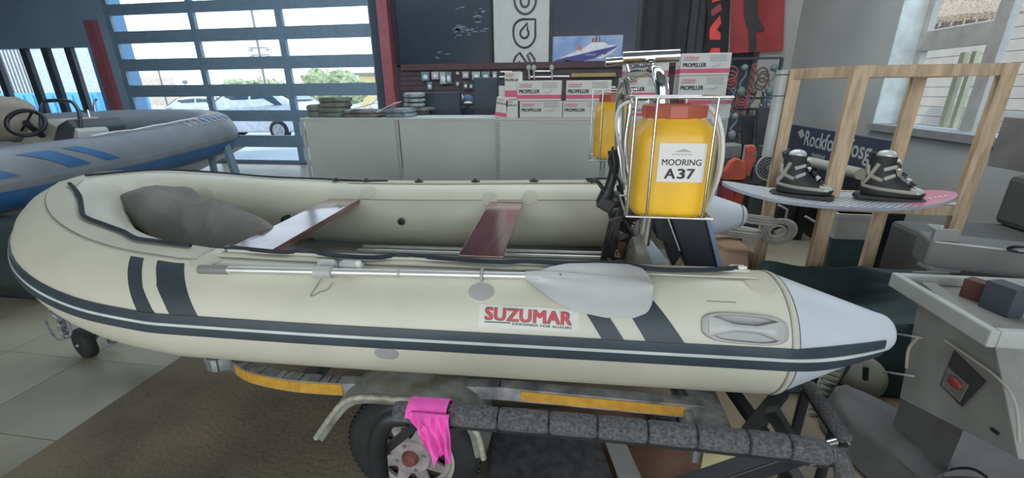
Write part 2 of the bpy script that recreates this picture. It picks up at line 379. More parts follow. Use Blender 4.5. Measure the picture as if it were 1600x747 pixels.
# distant walls and buildings
b = thing('yard_building', (-5.6, 44, 0), 'pale yellow low building beyond the trees outside', 'building')
xa, xb = atY(560, 120, 44).x, atY(640, 120, 44).x
M('wall', bb(xa, xb, 44, 50, 0, 3.2), mat('yellow_render', (0.75, 0.62, 0.32), 0.8), b)
M('roof', bb(xa-.3, xb+.3, 43.7, 50.3, 3.2, 3.45), MGREY, b)
M('yard_wall', bb(atY(190, 140, 58).x, atY(660, 140, 58).x, 58, 58.3, -.05, 1.35), mat('sunlit_boundary_wall', (0.62, 0.55, 0.45), 0.85), label='low sunlit boundary wall far across the yard', cat='wall')
b = thing('warehouse', (-40, 45, 0), 'sunlit cream warehouse outside the left entrance', 'building')
wa = atY(48, 118, 45).x; wc = atY(152, 118, 45).x
M('wall', bb(wa, wc, 45, 55, 0, atY(100, 119, 45).z), mat('warm_render', (0.72, 0.58, 0.45), 0.85), b)
M('door_panel', bb(atY(98, 125, 45).x, atY(118, 125, 45).x, 44.9, 45, 0, atY(100, 124, 45).z), MGREY, b)
M('door_panel', bb(atY(124, 125, 45).x, atY(143, 125, 45).x, 44.9, 45, 0, atY(130, 125, 45).z), MGREY, b)
b = thing('metal_shed', (-28, 24, 0), 'ribbed pale metal shed outside at the far left', 'building')
sa, sb = atY(-40, 100, 24).x, atY(50, 100, 24).x
M('wall', bb(sa, sb, 24, 28, 0, 6), mat('pale_cladding', (0.62, 0.64, 0.62), 0.6), b)
for i in range(16): M('cladding_rib', bb(sa+(sb-sa)*(i+.4)/16, sa+(sb-sa)*(i+.5)/16, 23.93, 24, 0, 6), MGREY, b)
c = thing('shipping_container', (-22, 17, 0), 'bright blue container standing outside the left entrance', 'container')
ca, cb_ = atY(-60, 146, 17).x, atY(150, 146, 17).x; cz = atY(60, 145, 17).z
CB = mat('bright_blue_paint', (0.10, 0.38, 0.72), 0.6, var=0.08)
M('body', bb(ca, cb_, 17, 19.4, 0, cz), CB, c)
for i in range(14): M('rib', bb(ca+(cb_-ca)*(i+.3)/14, ca+(cb_-ca)*(i+.6)/14, 16.95, 17, .1, cz-.1), CB, c)
p = atY(138, 140, 30); ye = thing('loader', (p.x, 30, 0), 'yellow loader parked outside beyond the blue container', 'machine')
YL = mat('machine_yellow', (0.85, 0.50, 0.05), 0.5)
M('body', bb(p.x-.9, p.x+.8, 29.6, 30.6, .6, 1.7), YL, ye, bevel=.1); M('cab', bb(p.x-.2, p.x+.5, 29.7, 30.5, 1.7, 2.2), YL, ye, bevel=.06)
M('bucket', prism([(p.x-1.5, 29.6, .5), (p.x-.9, 29.6, .9), (p.x-1.0, 29.6, 1.6), (p.x-1.5, 29.6, 1.2)], (0, 1, 0)), YL, ye)
for dx in (-.5, .5): M('wheel', lathe((p.x+dx, 29.5, .45), YY, [(0, .3), (.02, .45), (.25, .45), (.27, .3)], 14), RUBBER, ye, True)
# parked cars
pa, pb2 = atY(160, 60, 10.3).x, atY(186, 60, 10.3).x
M('canopy_pillar', bb(pa-.3, pb2, 10.1, 10.6, -.05, 5.5), mat('sky_blue_render', (.16, .30, .46), .8, var=.04), label='tall pale blue pillar standing outside the left column of door panes', cat='pillar', bevel=.02)
def car(name, x, y, rz, label, paint, L_=4.0):
    t = thing(name, (0, 0, 0), label, 'car', 'cars parked outside'); n0 = set(bpy.data.objects.keys())
    prof = [(-2.0, .35), (-2.02, .62), (-1.9, .82), (-1.05, .98), (-.45, 1.40), (.1, 1.50), (1.1, 1.48), (1.75, 1.15), (1.98, .95), (2.0, .4), (1.6, .25), (-1.6, .25)]
    def sec(wd): return [Vector((a, wd*(1 if z < .95 else 1-(z-.95)*.32), z)) for a, z in prof]
    Lw = sec(-.86); Rw = sec(.86); n = len(prof)
    M('body', (Lw+Rw, [tuple(range(n)), tuple(range(2*n-1, n-1, -1))]+[(i, i+n, (i+1) % n+n, (i+1) % n) for i in range(n)]), paint, t, bevel=.05)
    gl = mat('car_glass', (0.05, 0.08, 0.10), 0.1)
    for s in (-1, 1):
        M('side_window', prism([(-.80, s*.80, 1.02), (-.38, s*.72, 1.36), (.35, s*.715, 1.42), (.35, s*.80, 1.0)], (0, s*.03, 0)), gl, t)
        M('side_window', prism([(.42, s*.80, 1.0), (.42, s*.715, 1.42), (1.05, s*.715, 1.40), (1.45, s*.80, 1.08)], (0, s*.03, 0)), gl, t)
        mi = M('wing_mirror', blob((-.75, s*.97, 1.03), (.07, .12, .07), 10, 6), paint, t, True)
        for wx in (-1.28, 1.22):
            wh = M('wheel', lathe((wx, s*.70, .31), (0, s, 0), [(0, .2), (.01, .31), (.17, .31), (.19, .23), (.175, .21)], 20), RUBBER, t, True)
            M('rim', join(lathe((wx, s*.88, .31), (0, s, 0), [(0, .2), (.012, .2), (.014, .17), (.005, .16)], 20), *[beam((wx, s*.89, .31), (wx+cos(a)*.17, s*.89, .31+sin(a)*.17), .03, .02, YY) for a in [i*2*pi/5 for i in range(5)]]), LGREY, wh)
    M('windscreen', prism([(-1.03, -.74, 1.01), (-.50, -.62, 1.39), (-.50, .62, 1.39), (-1.03, .74, 1.01)], (-.03, 0, .03)), gl, t)
    M('rear_window', prism([(1.72, -.64, 1.2), (1.2, -.6, 1.46), (1.2, .6, 1.46), (1.72, .64, 1.2)], (.03, 0, .02)), gl, t)
    for s in (-.6, .6): M('headlamp', blob((-1.93, s, .72), (.08, .17, .08), 10, 6), WHITE, t, True)
    M('bumper', bb(-2.06, -1.95, -.8, .8, .3, .5), MGREY, t, bevel=.03)
    t.location = (x, y, -.05); t.rotation_euler = (0, 0, rz); t.scale = (L_/4,)*3; return t
CW = mat('white_car_paint', (0.68, 0.70, 0.73), 0.3, coat=.5)
p = atZ(425, 218, 0); car('hatchback', p.x-1.2, p.y+1.0, radians(4), 'white hatchback parked close outside the garage door, wheel in view', CW, 4.6)
p = atY(320, 160, 19); car('saloon_car', p.x-.4, 19, radians(12), 'pale car parked outside behind and left of the near hatchback', mat('silver_car_paint', (0.55, 0.58, 0.62), 0.3, coat=.5))
p = atY(520, 160, 16); car('saloon_car', p.x+1.6, 18.5, radians(-14), 'white car parked outside on the right, behind the folded garments', CW)
gr = thing('yard_railing', (-14, 24, 0), 'low white railing outside the left column of door panes', 'railing')
for z in (.5, .85): M('rail', beam((atY(215, 160, 24).x, 24, z), (atY(310, 160, 24).x, 24, z), .06, .06), WHITE, gr)
for i in range(5): x = atY(218+i*22, 160, 24).x; M('post', bb(x-.04, x+.04, 23.96, 24.04, 0, .95), WHITE, gr)
# outside the right window: neighbour's boarded fence and thatch
fe = thing('boarded_screen', (7.6, 9, 0), 'sunlit cream boarded screen standing outside the side window', 'fence')
BRD = mat('cream_boards', (0.36, 0.315, 0.26), 0.7, var=.1, scale=3)
for i in range(14): M('board', bb(7.6, 7.65, 3.5, 13.0, .2*i, .2*i+.19), BRD, fe)
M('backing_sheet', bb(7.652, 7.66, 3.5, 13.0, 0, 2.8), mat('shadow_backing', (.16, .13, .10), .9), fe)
for y in (3.5, 6.6, 9.8, 13): M('post', bb(7.64, 7.74, y-.06, y+.06, 0, 2.8), CRM, fe)
ho = thing('neighbour_house', (12, 8, 0), 'cream rendered house rising behind the boarded screen', 'building')
M('wall', bb(13.5, 18, 2, 12.5, 0, 4.2), mat('cream_render', (0.36, 0.34, 0.25), 0.9), ho)
def thf(u, v):
    a = 2*pi*u; r = .15+2.2*v; return Vector((10.6+cos(a)*r, 15.3+sin(a)*r, 5.0-1.7*v+.08*mnoise.noise(Vector((a*8, v*3, 0)))))
tp = thing('thatched_parasol', (10.6, 15.3, 0), 'thatched parasol above the boarded screen outside the window', 'parasol')
M('thatch', join(shell(thf, 40, 8, (0, 0, -1), .15), *[tube([thf(k/70, .7)+Vector((0, 0, .05)), thf(k/70, 1.06)+Vector((0, 0, -.15))], .02, 4) for k in range(70)]), mat('straw_thatch', (0.34, 0.25, 0.18), .9, var=.4, scale=30), tp)
M('pole', tube([(10.6, 15.3, 0), (10.6, 15.3, 4.9)], .08, 8), PINE, tp, True)

# ------------------------------------------------------------ the white inflatable boat
P0 = [[0.674, 1.446, 0.789], [0.154, 1.417, 0.794], [-0.365, 1.388, 0.799], [-0.885, 1.359, 0.804], [-1.405, 1.33, 0.817], [-1.475, 1.328, 0.821], [-1.72, 1.348, 0.838], [-1.964, 1.406, 0.865], [-2.184, 1.497, 0.902], [-2.36, 1.616, 0.941], [-2.48, 1.751, 0.974], [-2.534, 1.887, 0.989], [-2.518, 2.018, 0.983], [-2.435, 2.166, 0.958], [-2.291, 2.309, 0.922], [-2.097, 2.433, 0.885], [-1.868, 2.528, 0.856], [-1.625, 2.589, 0.836], [-1.476, 2.606, 0.831], [-0.957, 2.635, 0.831], [-0.437, 2.664, 0.839], [0.083, 2.693, 0.847], [0.602, 2.722, 0.845]]
BR = 0.213
PT = cat(P0, 8)
SL = [0.0]
for i in range(1, len(PT)): SL.append(SL[-1]+(PT[i]-PT[i-1]).length)
LT = SL[-1]
def bc(s):
    s = min(max(s, 0), LT); lo = 0
    import bisect
    i = min(max(bisect.bisect_right(SL, s)-1, 0), len(PT)-2)
    return PT[i].lerp(PT[i+1], (s-SL[i])/(SL[i+1]-SL[i]))
def bt(s):
    s = min(max(s, 0), LT); return (bc(min(s+.04, LT))-bc(max(s-.04, 0))).normalized()
def TP(s, psi, off=0.0):
    """point on the boat's tube: s along from the near stern, psi degrees up from outboard"""
    t = bt(s); n = t.cross(ZZ); n.normalize(); n = -n if n.dot(Vector((0, 0, 0))) else n
    out = ZZ.cross(t).normalized()          # outboard side for near tube = -Y when heading -X
    b = out.cross(t); b = b if b.z > 0 else -b
    r = BR+off; a = radians(psi)
    if s < 0:
        k = -s/0.42; r = (BR*(1-0.72*k))+off
        c = P_V0+Vector((0.39*k, 0.024*k, 0.012*k)); return c+out*cos(a)*r+ZZ*sin(a)*r
    if s > LT:
        k = (s-LT)/0.42; r = (BR*(1-0.70*k))+off
        c = PT[-1]+Vector((0.42*k, 0.024*k, 0.01*k)); return c+out*cos(a)*r+ZZ*sin(a)*r
    return bc(s)+out*cos(a)*r+b*sin(a)*r
P_V0 = PT[0]
def patch(s0, s1, p0, p1, off=.002, nu=None, nv=8, th=None):
    """s0,s1,p0,p1 may be functions of v / u"""
    g = lambda q, t: q(t) if callable(q) else q
    nu = nu or max(2, int(abs((s1(0) if callable(s1) else s1)-(s0(0) if callable(s0) else s0))/.05))
    def f(u, v):
        a = g(s0, v); b_ = g(s1, v); s = a+(b_-a)*u; pa = g(p0, u); pb = g(p1, u)
        return TP(s, pa+(pb-pa)*v, off)
    def fb(u, v):
        a = g(s0, v); b_ = g(s1, v); s = a+(b_-a)*u; pa = g(p0, u); pb = g(p1, u)
        return TP(s, pa+(pb-pa)*v, -.001)
    A = grid(f, nu, nv); B = grid(fb, nu, nv); n = len(A[0]); F = list(A[1])+[tuple(i+n for i in q[::-1]) for q in B[1]]
    e = [i*(nv+1) for i in range(nu+1)]+[nu*(nv+1)+j for j in range(1, nv+1)]+[i*(nv+1)+nv for i in range(nu-1, -1, -1)]+[j for j in range(nv-1, 0, -1)]
    for k in range(len(e)):
        p, q = e[k], e[(k+1) % len(e)]; F.append((p, q, q+n, p+n))
    return A[0]+B[0], F
boat = thing('inflatable_boat', (-0.6, 2.0, 0.58), 'large cream inflatable boat with navy stripes resting on the galvanised trailer', 'boat')
NS = 150
def tubef(u, v):
    s = LT*u; p = 360*v; off = 0.0
    if 2.3 < s < 4.3:   # pleats on the bow curve
        wv = sin(pi*(s-2.3)/2.0); pp = (p % 360)
        if pp < 75 : off += .0025*sin(s*70+1.5*sin(s*9))*wv*sin(radians(pp/75*180))**2*.8
        if 110 < pp < 190: off -= .005*abs(sin(s*26+.8*sin(p*.05)))*wv*sin(pi*(pp-110)/80)
    return TP(s, p, off)
M('main_tube', grid(tubef, NS*2, 56), TUBE, boat, True)
# end cones
CONEM = mat('blue_lit_cone_pvc', (0.58, 0.62, 0.66), 0.42, var=0.05)  # same PVC as the cream tube, with blue window light painted in
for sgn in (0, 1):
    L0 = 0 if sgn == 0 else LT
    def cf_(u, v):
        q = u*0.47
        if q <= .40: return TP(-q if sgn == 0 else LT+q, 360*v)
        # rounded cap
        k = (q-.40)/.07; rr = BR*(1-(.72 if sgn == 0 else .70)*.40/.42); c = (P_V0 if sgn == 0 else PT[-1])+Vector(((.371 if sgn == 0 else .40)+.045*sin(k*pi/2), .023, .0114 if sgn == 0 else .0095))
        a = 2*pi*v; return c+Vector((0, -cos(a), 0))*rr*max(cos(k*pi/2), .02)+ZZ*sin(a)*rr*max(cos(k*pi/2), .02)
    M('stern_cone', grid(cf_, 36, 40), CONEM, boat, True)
    for q, w_ in ((0.0, .018),):
        M('seam_band', patch(L0-.006-.02*0, L0+.010, -180, 180, .0018, nu=2, nv=48), TUBEF, boat, True)
    ql = (lambda s0: patch(s0, s0+.003, -180, 180, .0024, nu=1, nv=48))
    M('seam_line', join(ql(L0+(-.012 if sgn == 0 else .01)), ql(L0+(.014 if sgn == 0 else -.014))), MGREY, boat, True)
# rubbing strake (navy / white / navy) running all the way round
SE = LT+.0
STR = mat('navy_strake_rubber', (0.040, 0.055, 0.070), 0.45, var=.12)
def p_up(s): return 16.0
M('rubbing_strake', patch(-.37, LT, lambda u: 8.2-15*max(0, 1-u/.05), lambda u: 16.2-4*max(0, 1-u/.05), .007, nu=200, nv=4), STR, boat, True, label='upper navy rubbing strake')
M('strake_stripe', patch(-.37, LT, lambda u: 5.6-19*max(0, 1-u/.05), lambda u: 8.2-15*max(0, 1-u/.05), .010, nu=200, nv=3), mat('white_strake', (0.60, 0.66, 0.62), .45), boat, True, label='thin white stripe between the strakes')
M('rubbing_strake', patch(-.37, LT, lambda u: -2.4-28*max(0, 1-u/.05), lambda u: 5.6-19*max(0, 1-u/.05), .011, nu=200, nv=4), STR, boat, True, label='lower navy rubbing strake')
# slanted navy bands
def band(sa, sb, sc_, sd, top): # top edge sa..sb, bottom sc..sd
    return patch(lambda v: sa+(sc_-sa)*v, lambda v: sb+(sd-sb)*v, top, 16.5, .0016, nu=3, nv=12)
M('slanted_band', band(2.320, 2.262, 2.180, 2.120, 68), NAVY, boat, True)
M('slanted_band', band(2.200, 2.090, 2.070, 1.965, 68), NAVY, boat, True)
M('slanted_band', band(0.700, 0.635, 0.590, 0.520, 62), NAVY, boat, True)
M('slanted_band', band(0.560, 0.455, 0.453, 0.335, 62), NAVY, boat, True)
# top flap (rope patch) from the notch to the stern, near and far, and round the bow
M('rope_flap', patch(1.99, 0.075, 80, 97, .010, nu=60, nv=6), TUBEF, boat, True)
M('rope_flap', patch(2.06, 3.35, 75, 100, .006, nu=50, nv=6), TUBEF, boat, True)
M('rope_flap', patch(4.75, LT-.1, 85, 100, .006, nu=50, nv=4), TUBEF, boat, True)
for (a, b) in ((1.985, .07), (2.05, 3.35)):
    M('seam_line', patch(a, b, 79.2 if a < 2 else 73.8, 80 if a < 2 else 74.6, .004, nu=60, nv=1), MGREY, boat, True)
M('flap_lift', patch(lambda v: 1.97-.01*v, lambda v: .09+.035*v, 88, 92, .020, nu=50, nv=3), TUBEF, boat, True)
# round patches under the flap ends
def disc(s, psi, rs, rp, mt, name, off=.003, n=26, label=None, hole=0):
    k = 180/pi/BR
    V = [TP(s, psi, off+.002)]+[TP(s+rs*cos(2*pi*i/n), psi+rp*k*sin(2*pi*i/n), off) for i in range(n)]+[TP(s+rs*cos(2*pi*i/n), psi+rp*k*sin(2*pi*i/n), -.002) for i in range(n)]
    F = [(0, i+1, (i+1) % n+1) for i in range(n)]+[(i+1, i+1+n, (i+1) % n+1+n, (i+1) % n+1) for i in range(n)]
    return M(name, (V, F), mt, boat, True, label=label)
disc(2.02, 74, .055, .035, TUBEF, 'reinforcing_patch'); disc(.07, 76, .05, .05, TUBEF, 'reinforcing_patch')
disc(1.30, -10, .042, .026, mat('grey_oval_patch', (.36, .37, .36), .5), 'oval_patch', label='small grey oval patch low on the side')
# inside of the far tube: seam, valve, patches, fitting
M('seam_line', patch(4.85, LT-.06, 141, 142, .002, nu=60, nv=1), MGREY, boat, True)
M('seam_line', patch(4.85, LT-.06, 103.5, 104.3, .003, nu=60, nv=1), MGREY, boat, True)
def invfar(x, y, psi_guess=None):
    best = None
    for i in range(200):
        s = 3.4+(LT-3.4)*i/199
        for p in range(85, 215, 3):
            q = TP(s, p)-CP; z = q.dot(cf); px = CCX+CF*q.dot(cR)/z; py = CCY-CF*q.dot(cU)/z; e = (px-x)**2+(py-y)**2
            if best is None or e < best[0]: best = (e, s, p)
    return best[1], best[2]
for (x, y, r, mt_, nm) in ((626, 345, .026, MGREY, 'air_valve'), (512, 346, .026, LGREY, 'air_valve'), (318, 306, .055, TUBEF, 'reinforcing_patch'), (830, 308, .05, TUBEF, 'reinforcing_patch'), (766, 310, .05, TUBEF, 'reinforcing_patch'), (575, 300, .05, TUBEF, 'reinforcing_patch')):
    s_, p_ = invfar(x, y); d_ = disc(s_, p_, r, r, mt_, nm, .004)
    if nm == 'air_valve':
        c = TP(s_, p_, .006); n_ = (TP(s_, p_, .1)-c).normalized()
        M('valve_cap', lathe(c, n_, [(0, r*.72), (.008, r*.72), (.010, r*.5)], 16), BLACK if mt_ is MGREY else WHITE, d_, True)
# rope eyes on the far tube
for x in (523, 569, 654, 742, 833, 925):
    s_, p_ = invfar(x, 287); c = TP(s_, 96, .010); tt = bt(s_)
    M('rope_eye', join(blob(c, (.030, .018, .008), 12, 6), torus(c+ZZ*.004, YY, .010, .004, 12, 6)), BLACK, boat, True)
# lifelines
def ropeline(name, pts, r=.0085, off=.012, parent=boat):
    P = cat([TP(s, p, off+(o if (o := (q[0] if q else 0)) else 0)) for s, p, *q in pts], 8)
    return M(name, tube(P, r, 8), ROPE, parent, True)
ropeline('lifeline', [(1.965, 91), (1.9, 90), (1.75, 87), (1.668, 92), (1.55, 86), (1.40, 84.5), (1.29, 92), (1.15, 88), (.95, 85), (.84, 88), (.70, 87), (.535, 91), (.40, 82), (.28, 83), (.20, 86), (.125, 91)], .0085, .022)
ropeline('lifeline', [(2.155, 94), (2.28, 93), (2.40, 91), (2.52, 97), (2.66, 97), (2.80, 94), (2.95, 101), (3.08, 104), (3.20, 100), (3.26, 94)], .0085, .016)
ropeline('lifeline', [(3.4, 96), (3.7, 98), (4.0, 93), (4.3, 97), (4.6, 93), (4.9, 96), (5.1, 94)], .006, .010)
ropeline('lifeline', [(LT-.55, 96), (LT-.4, 90), (LT-.25, 88), (LT-.12, 96)], .006, .02)
for s in (1.668, 1.29, .535, 1.965, .125):
    c = TP(s, 91.5, .022); M('rope_eye', join(beam(c-bt(s)*.022, c+bt(s)*.022, .02, .012), blob(c-bt(s)*.026, (.006,)*3, 8, 6), blob(c+bt(s)*.026, (.006,)*3, 8, 6)), BLACK if s != .125 else WHITE, boat)
# logo sticker
M('logo_sticker', patch(.985, .662, lambda u: 41-1*u, lambda u: 21.2-1*u, .0016, nu=10, nv=6), mat('sticker_white', (.66, .67, .60), .4), boat, True, label='white maker sticker with red lettering')
def ontube(geo, s0, s1, pa, pb, off):
    """map unit text (x 0..1 left to right, y 0..1 up) on the near tube"""
    V, F = geo
    xs = [v.x for v in V]; ys = [v.y for v in V]; x0, x1, y0, y1 = min(xs), max(xs), min(ys), max(ys)
    return [TP(s0+(s1-s0)*(v.x-x0)/(x1-x0), pa+(pb-pa)*(v.y-y0)/(y1-y0)-1.2*(v.x-x0)/(x1-x0), off+v.z) for v in V], F
serif = dict(size=1, bold=.035, spacing=.92)
def slab(geo, serif_h=.0): return geo
M('lettering', ontube(textgeo('SUZUMAR', bold=.050, spacing=1.06), .966, .684, 27.3, 38.8, .0024), mat('dark_outline_print', (.06, .09, .06), .5), boat, label='dark outline of the red lettering')
M('lettering', ontube(textgeo('SUZUMAR', bold=.028, spacing=1.07), .963, .687, 27.9, 38.2, .0032), mat('sticker_red', (.62, .07, .10), .45), boat, label='red lettering reading SUZUMAR')
M('lettering', ontube(textgeo('DESIGNED FOR SUZUKI', bold=.03, spacing=1.15), .875, .686, 24.3, 26.3, .0028), BLKPR, boat)
M('print_line', patch(.966, .882, 26.3, 25.3, .0026, nu=3, nv=1), mat('dark_outline_print'  , (0, 0, 0)), boat)
# carry handle near the stern
hs0, hs1 = .285, .030
def hpan(u, v):
    a = 2*pi*u; x = math.copysign(abs(cos(a))**(.42), cos(a)); y = math.copysign(abs(sin(a))**(.5), sin(a)); cs = (hs0+hs1)/2
    k = [1.0, 1.0, .94, .84, .80, .0][int(round(v*5))]; of = [-.002, .008, .014, .014, .002, .002][int(round(v*5))]
    hh = 12.2*(1-.18*abs(x)**3); return TP(cs+(hs0-hs1)/2*x*k, 30.5+hh*y*k+1.0*x, of)
hd = M('carry_handle', grid(hpan, 48, 5, closeu=True), LGREY, boat, True, label='moulded grey carry handle')
def hbar(u, v):
    x = -1+2*u; w_ = 3.0+5.6*max(0, abs(x)-.32)/.68*(1 if abs(x) < .95 else .9); h_ = .030*(1-max(0, abs(x)-.72)/.28*.55)
    cs = (hs0+hs1)/2; a = v*pi; return TP(cs-(hs0-hs1)/2*.86*x, 30.5+w_*cos(a)-1.0*x, .004+h_*(sin(a)**.5 if 0 < v < 1 else 0))
M('grip', grid(hbar, 28, 10), mat('pale_grey_grip', (.52, .53, .50), .4), hd, True)
M('scuff_mark', patch(.26, .17, 53.2, 52.6, .0012, nu=5, nv=1), MGREY, boat)
# oarlock and clip
def oarpatch(s, psi, rs, rp, nm):
    return disc(s, psi, rs, rp, LGREY, nm, .006)
ol = oarpatch(1.50, 73, .10, .028, 'oarlock_patch')
for s0, s1 in ((1.585, 1.515), (1.505, 1.415)):
    a = TP(s0, 73, .014); b = TP(s1, 73, .014); M('oarlock_block', tube([a, a.lerp(b, .15), a.lerp(b, .85), b], [.008, .020, .020, .010], 10), mat('pale_grey_grip', (0,)*3), ol, True)
M('oarlock_pin', lathe(TP(1.425, 71, .02), (TP(1.425, 71, .1)-TP(1.425, 71, 0)), [(0, .011), (.018, .011), (.02, .007)], 12), WHITE, ol, True)
cpn = oarpatch(.985, 52, .042, .030, 'paddle_clip')
# handle strap and small cord under oarlock
M('cord', tube(cat([TP(1.545, 57, .012), TP(1.555, 50, .006), TP(1.568, 42, .004), TP(1.560, 41, .004), TP(1.535, 45, .006), TP(1.515, 47, .005), TP(1.50, 54, .012)], 6), .0016, 6), MGREY, ol, True)
# floor, transom, boards
def flf(u, v):
    x = .22-u*2.35; y0_ = 1.46+.0*u; y1_ = 2.60-.02*u; k = 1-max(0, u-.72)*1.1
    y = 2.03+(v-.5)*1.12*k; return Vector((x, y, .655+.09*max(0, u-.6)**1.5*3))
M('boat_floor', shell(flf, 24, 8, (0, 0, -1), .05), mat('grey_floorboard', (.33, .34, .32), .5), boat)
for y in (2.30, 2.37):
    M('floor_stringer', tube([(.2, y+.04, .69), (-1.3, y-.03, .69)], .012, 8), ALU, boat, True)
M('hull_bottom', grid(lambda u, v: Vector((.25-2.3*u, 1.35+1.4*v, .64-(.16*(1-abs(2*v-1))*(1-.6*u)))), 12, 8), TUBE, boat, True)
TR = mat('weathered_transom_board', (.22, .20, .165), .7, var=.3, scale=10)
M('transom', prism([(.24, 1.50, .56), (.24, 2.58, .56), (.25, 2.56, .97), (.25, 2.32, .99), (.25, 2.28, .90), (.25, 1.88, .90), (.25, 1.84, .99), (.25, 1.52, .97)], (.045, 0, 0)), TR, boat)
M('transom_edge', beam((.236, 2.53, .60), (.19, 2.50, .96), .03, .02), BLACK, boat)
def seatplank(name, n0, n1, f0, f1, z, th, label):
    a, b, c, d = atZ(*n0, z), atZ(*n1, z), atZ(*f1, z), atZ(*f0, z)
    # extend the near end under the flap
    e = .03; a += (a-d).normalized()*e; b += (b-c).normalized()*e
    return M(name, prism([a, b, c, d], (0, 0, -th)), SEATW, boat, bevel=.004, label=label)
seatplank('thwart_seat', (365, 383), (430, 388), (540, 298), (582, 300), .965, .028, 'forward wooden seat plank, glossy with sky reflections')
seatplank('thwart_seat', (718, 394), (788, 397), (776, 297), (823, 299), .965, .024, 'aft dark red wooden seat plank')
p = atZ(828, 306, .955); M('seat_bracket', join(bb(p.x-.004, p.x+.012, p.y-.03, p.y+.03, .925, .965)), LGREY, boat)

# ------------------------------------------------------------ things in and on the boat
pd = thing('paddle', TP(1.2, 60, .03), 'grey paddle with aluminium shaft clipped along the near side of the boat', 'paddle')
A0 = TP(1.985, 57.5, .026); A1 = TP(.835, 64.5, .032)
dirp = (A1-A0).normalized()
M('shaft', tube([A0, A1+dirp*.05], .0135, 14), ALU, pd, True)
M('grip_end', tube([A0-dirp*.006, A0-dirp*.002, A0+dirp*.10, A0+dirp*.104], [.010, .0165, .0165, .014], 14), MGREY, pd, True)
q = A0.lerp(A1, .62); M('shaft_collar', tube([q, q+dirp*.008], .0145, 14), LGREY, pd, True)
# blade: outline in (along, across) from the photograph, wrapped just off the tube
bs = [(.835, 8.0), (.80, 8.5), (.74, 14), (.66, 22), (.60, 24.5), (.52, 25), (.47, 23), (.435, 17), (.425, 8), (.43, -4), (.45, -14), (.49, -19), (.56, -19), (.64, -17), (.71, -11), (.78, -3), (.835, 2)]
def bladef(u, v):
    s = .835-.405*u
    k = u
    import bisect
    up_ = [(0, 67), (.08, 70), (.2, 77), (.33, 82), (.6, 85), (.84, 84.5), (.95, 79), (.99, 71), (1.0, 64)]
    lo_ = [(0, 59), (.10, 53), (.25, 43), (.4, 37), (.62, 33.5), (.83, 34), (.94, 38.5), (.99, 47), (1.0, 54)]
    def ip(T, x):
        for (a, b), (c, d) in zip(T, T[1:]):
            if x <= c: return b+(d-b)*(x-a)/(c-a)
        return T[-1][1]
    a = ip(up_, k); b = ip(lo_, k); p = b+(a-b)*v
    return TP(s, p, .030+.008*math.exp(-((v-.52)/.10)**2)*(1-.75*u)+.010*math.exp(-((v-.52)/.16)**2))
BLD = mat('pale_grey_blade', (.50, .51, .49), .42, var=.05)
g = shell(bladef, 40, 22, (0, .0095, -.001), 1)
M('blade', g, BLD, pd, True)
M('blade_socket', tube([A1-dirp*.005, A1+dirp*.03, A1+dirp*.13, A1+dirp*.22, A1+dirp*.30], [.0165, .020, .017, .010, .003], 14), BLD, pd, True)
c = TP(.725, 63, .056); M('rivet', lathe(c, (0, -.7, .7), [(0, .004), (.003, .003)], 10), MGREY, pd)
for s in (1.535, .985):
    tt = bt(s); fr = min(max((1.985-s)/(1.985-.835), 0), 1); c = A0.lerp(A1, fr)
    M('clip_ring', torus(c, dirp, .019, .005, 20, 8) if s < 1 else tube([c-dirp*.032, c-dirp*.03, c+dirp*.03, c+dirp*.032], [.016, .021, .021, .016], 16), LGREY, cpn if s < 1 else ol, True)
# folded canvas cover lying in the bow
out_ = [(170, 309), (196, 297), (232, 289), (262, 291), (300, 293), (322, 312), (345, 322), (372, 322), (400, 332), (425, 345), (425, 362), (385, 378), (345, 390), (315, 392), (285, 384), (250, 368), (215, 348), (190, 330)]
OP = [atZ(x, y, .88+(392-y)/100*.25) for x, y in out_]; OPc = cat(OP, 5, closed=True); cc = sum(OPc, Vector())/len(OPc)
def cov(u, v):
    i = u*len(OPc); i0 = int(i) % len(OPc); e = OPc[i0].lerp(OPc[(i0+1) % len(OPc)], i-int(i))
    p = cc.lerp(e, v**.8); h = (1-v**2.4)*.12
    tx = (p.x-cc.x)/.6; h *= 1-.55*max(0, tx)
    nn = mnoise.noise(Vector((p.x*3.5+p.y*4, p.y*7-p.x*2, 2)))*.035+.02*(1-abs(mnoise.noise(Vector((p.x*2+p.y*5, p.y*3-p.x, 7))))*4)*(1-v**2)-.022*abs(sin((p.x*.75+p.y*1.25)*17+2.5*mnoise.noise(p*4)))*(1-v**4)*min(1, max(0, tx+.45)*1.6)-.008*abs(sin((p.x*2.0-p.y*.9)*23+2*mnoise.noise(p*5)))*(1-v**4)
    z = p.z+h*.6+nn*(1-v**4)-(.03*v**8)
    return Vector((p.x, p.y, z))
g1 = grid(cov, 90, 44, closeu=True)
g2 = grid(lambda u, v: Vector((*(cc.lerp(cov(u, 1), v))[:2], cov(u, 1).z-.03-.05*(1-v))), 90, 2, closeu=True)
M('canvas_cover', join(g1, g2), TARP, smooth=True, label='crumpled grey canvas cover folded in the bow of the inflatable boat', cat='cover')
a, b = atZ(378, 322, .86), atZ(455, 345, .84)
ro = thing('rolled_bag', a, 'small dark rolled bag tied with cord beside the grey canvas cover', 'bag')
M('roll', tube([a-(b-a)*.02, a+(b-a)*.02, a.lerp(b, .5), b], [.03, .052, .05, .04], 14), mat('dark_teal_nylon', (.045, .065, .072), .6, var=.3), ro, True)
q = a.lerp(b, .68); M('tie_cord', join(torus(q, (b-a), .052, .0035, 20, 6), tube(cat([q+Vector((0, -.02, .05)), q+Vector((.01, 0, .085)), q+Vector((.05, 0, .08))], 5), .003, 6)), LGREY, ro, True)
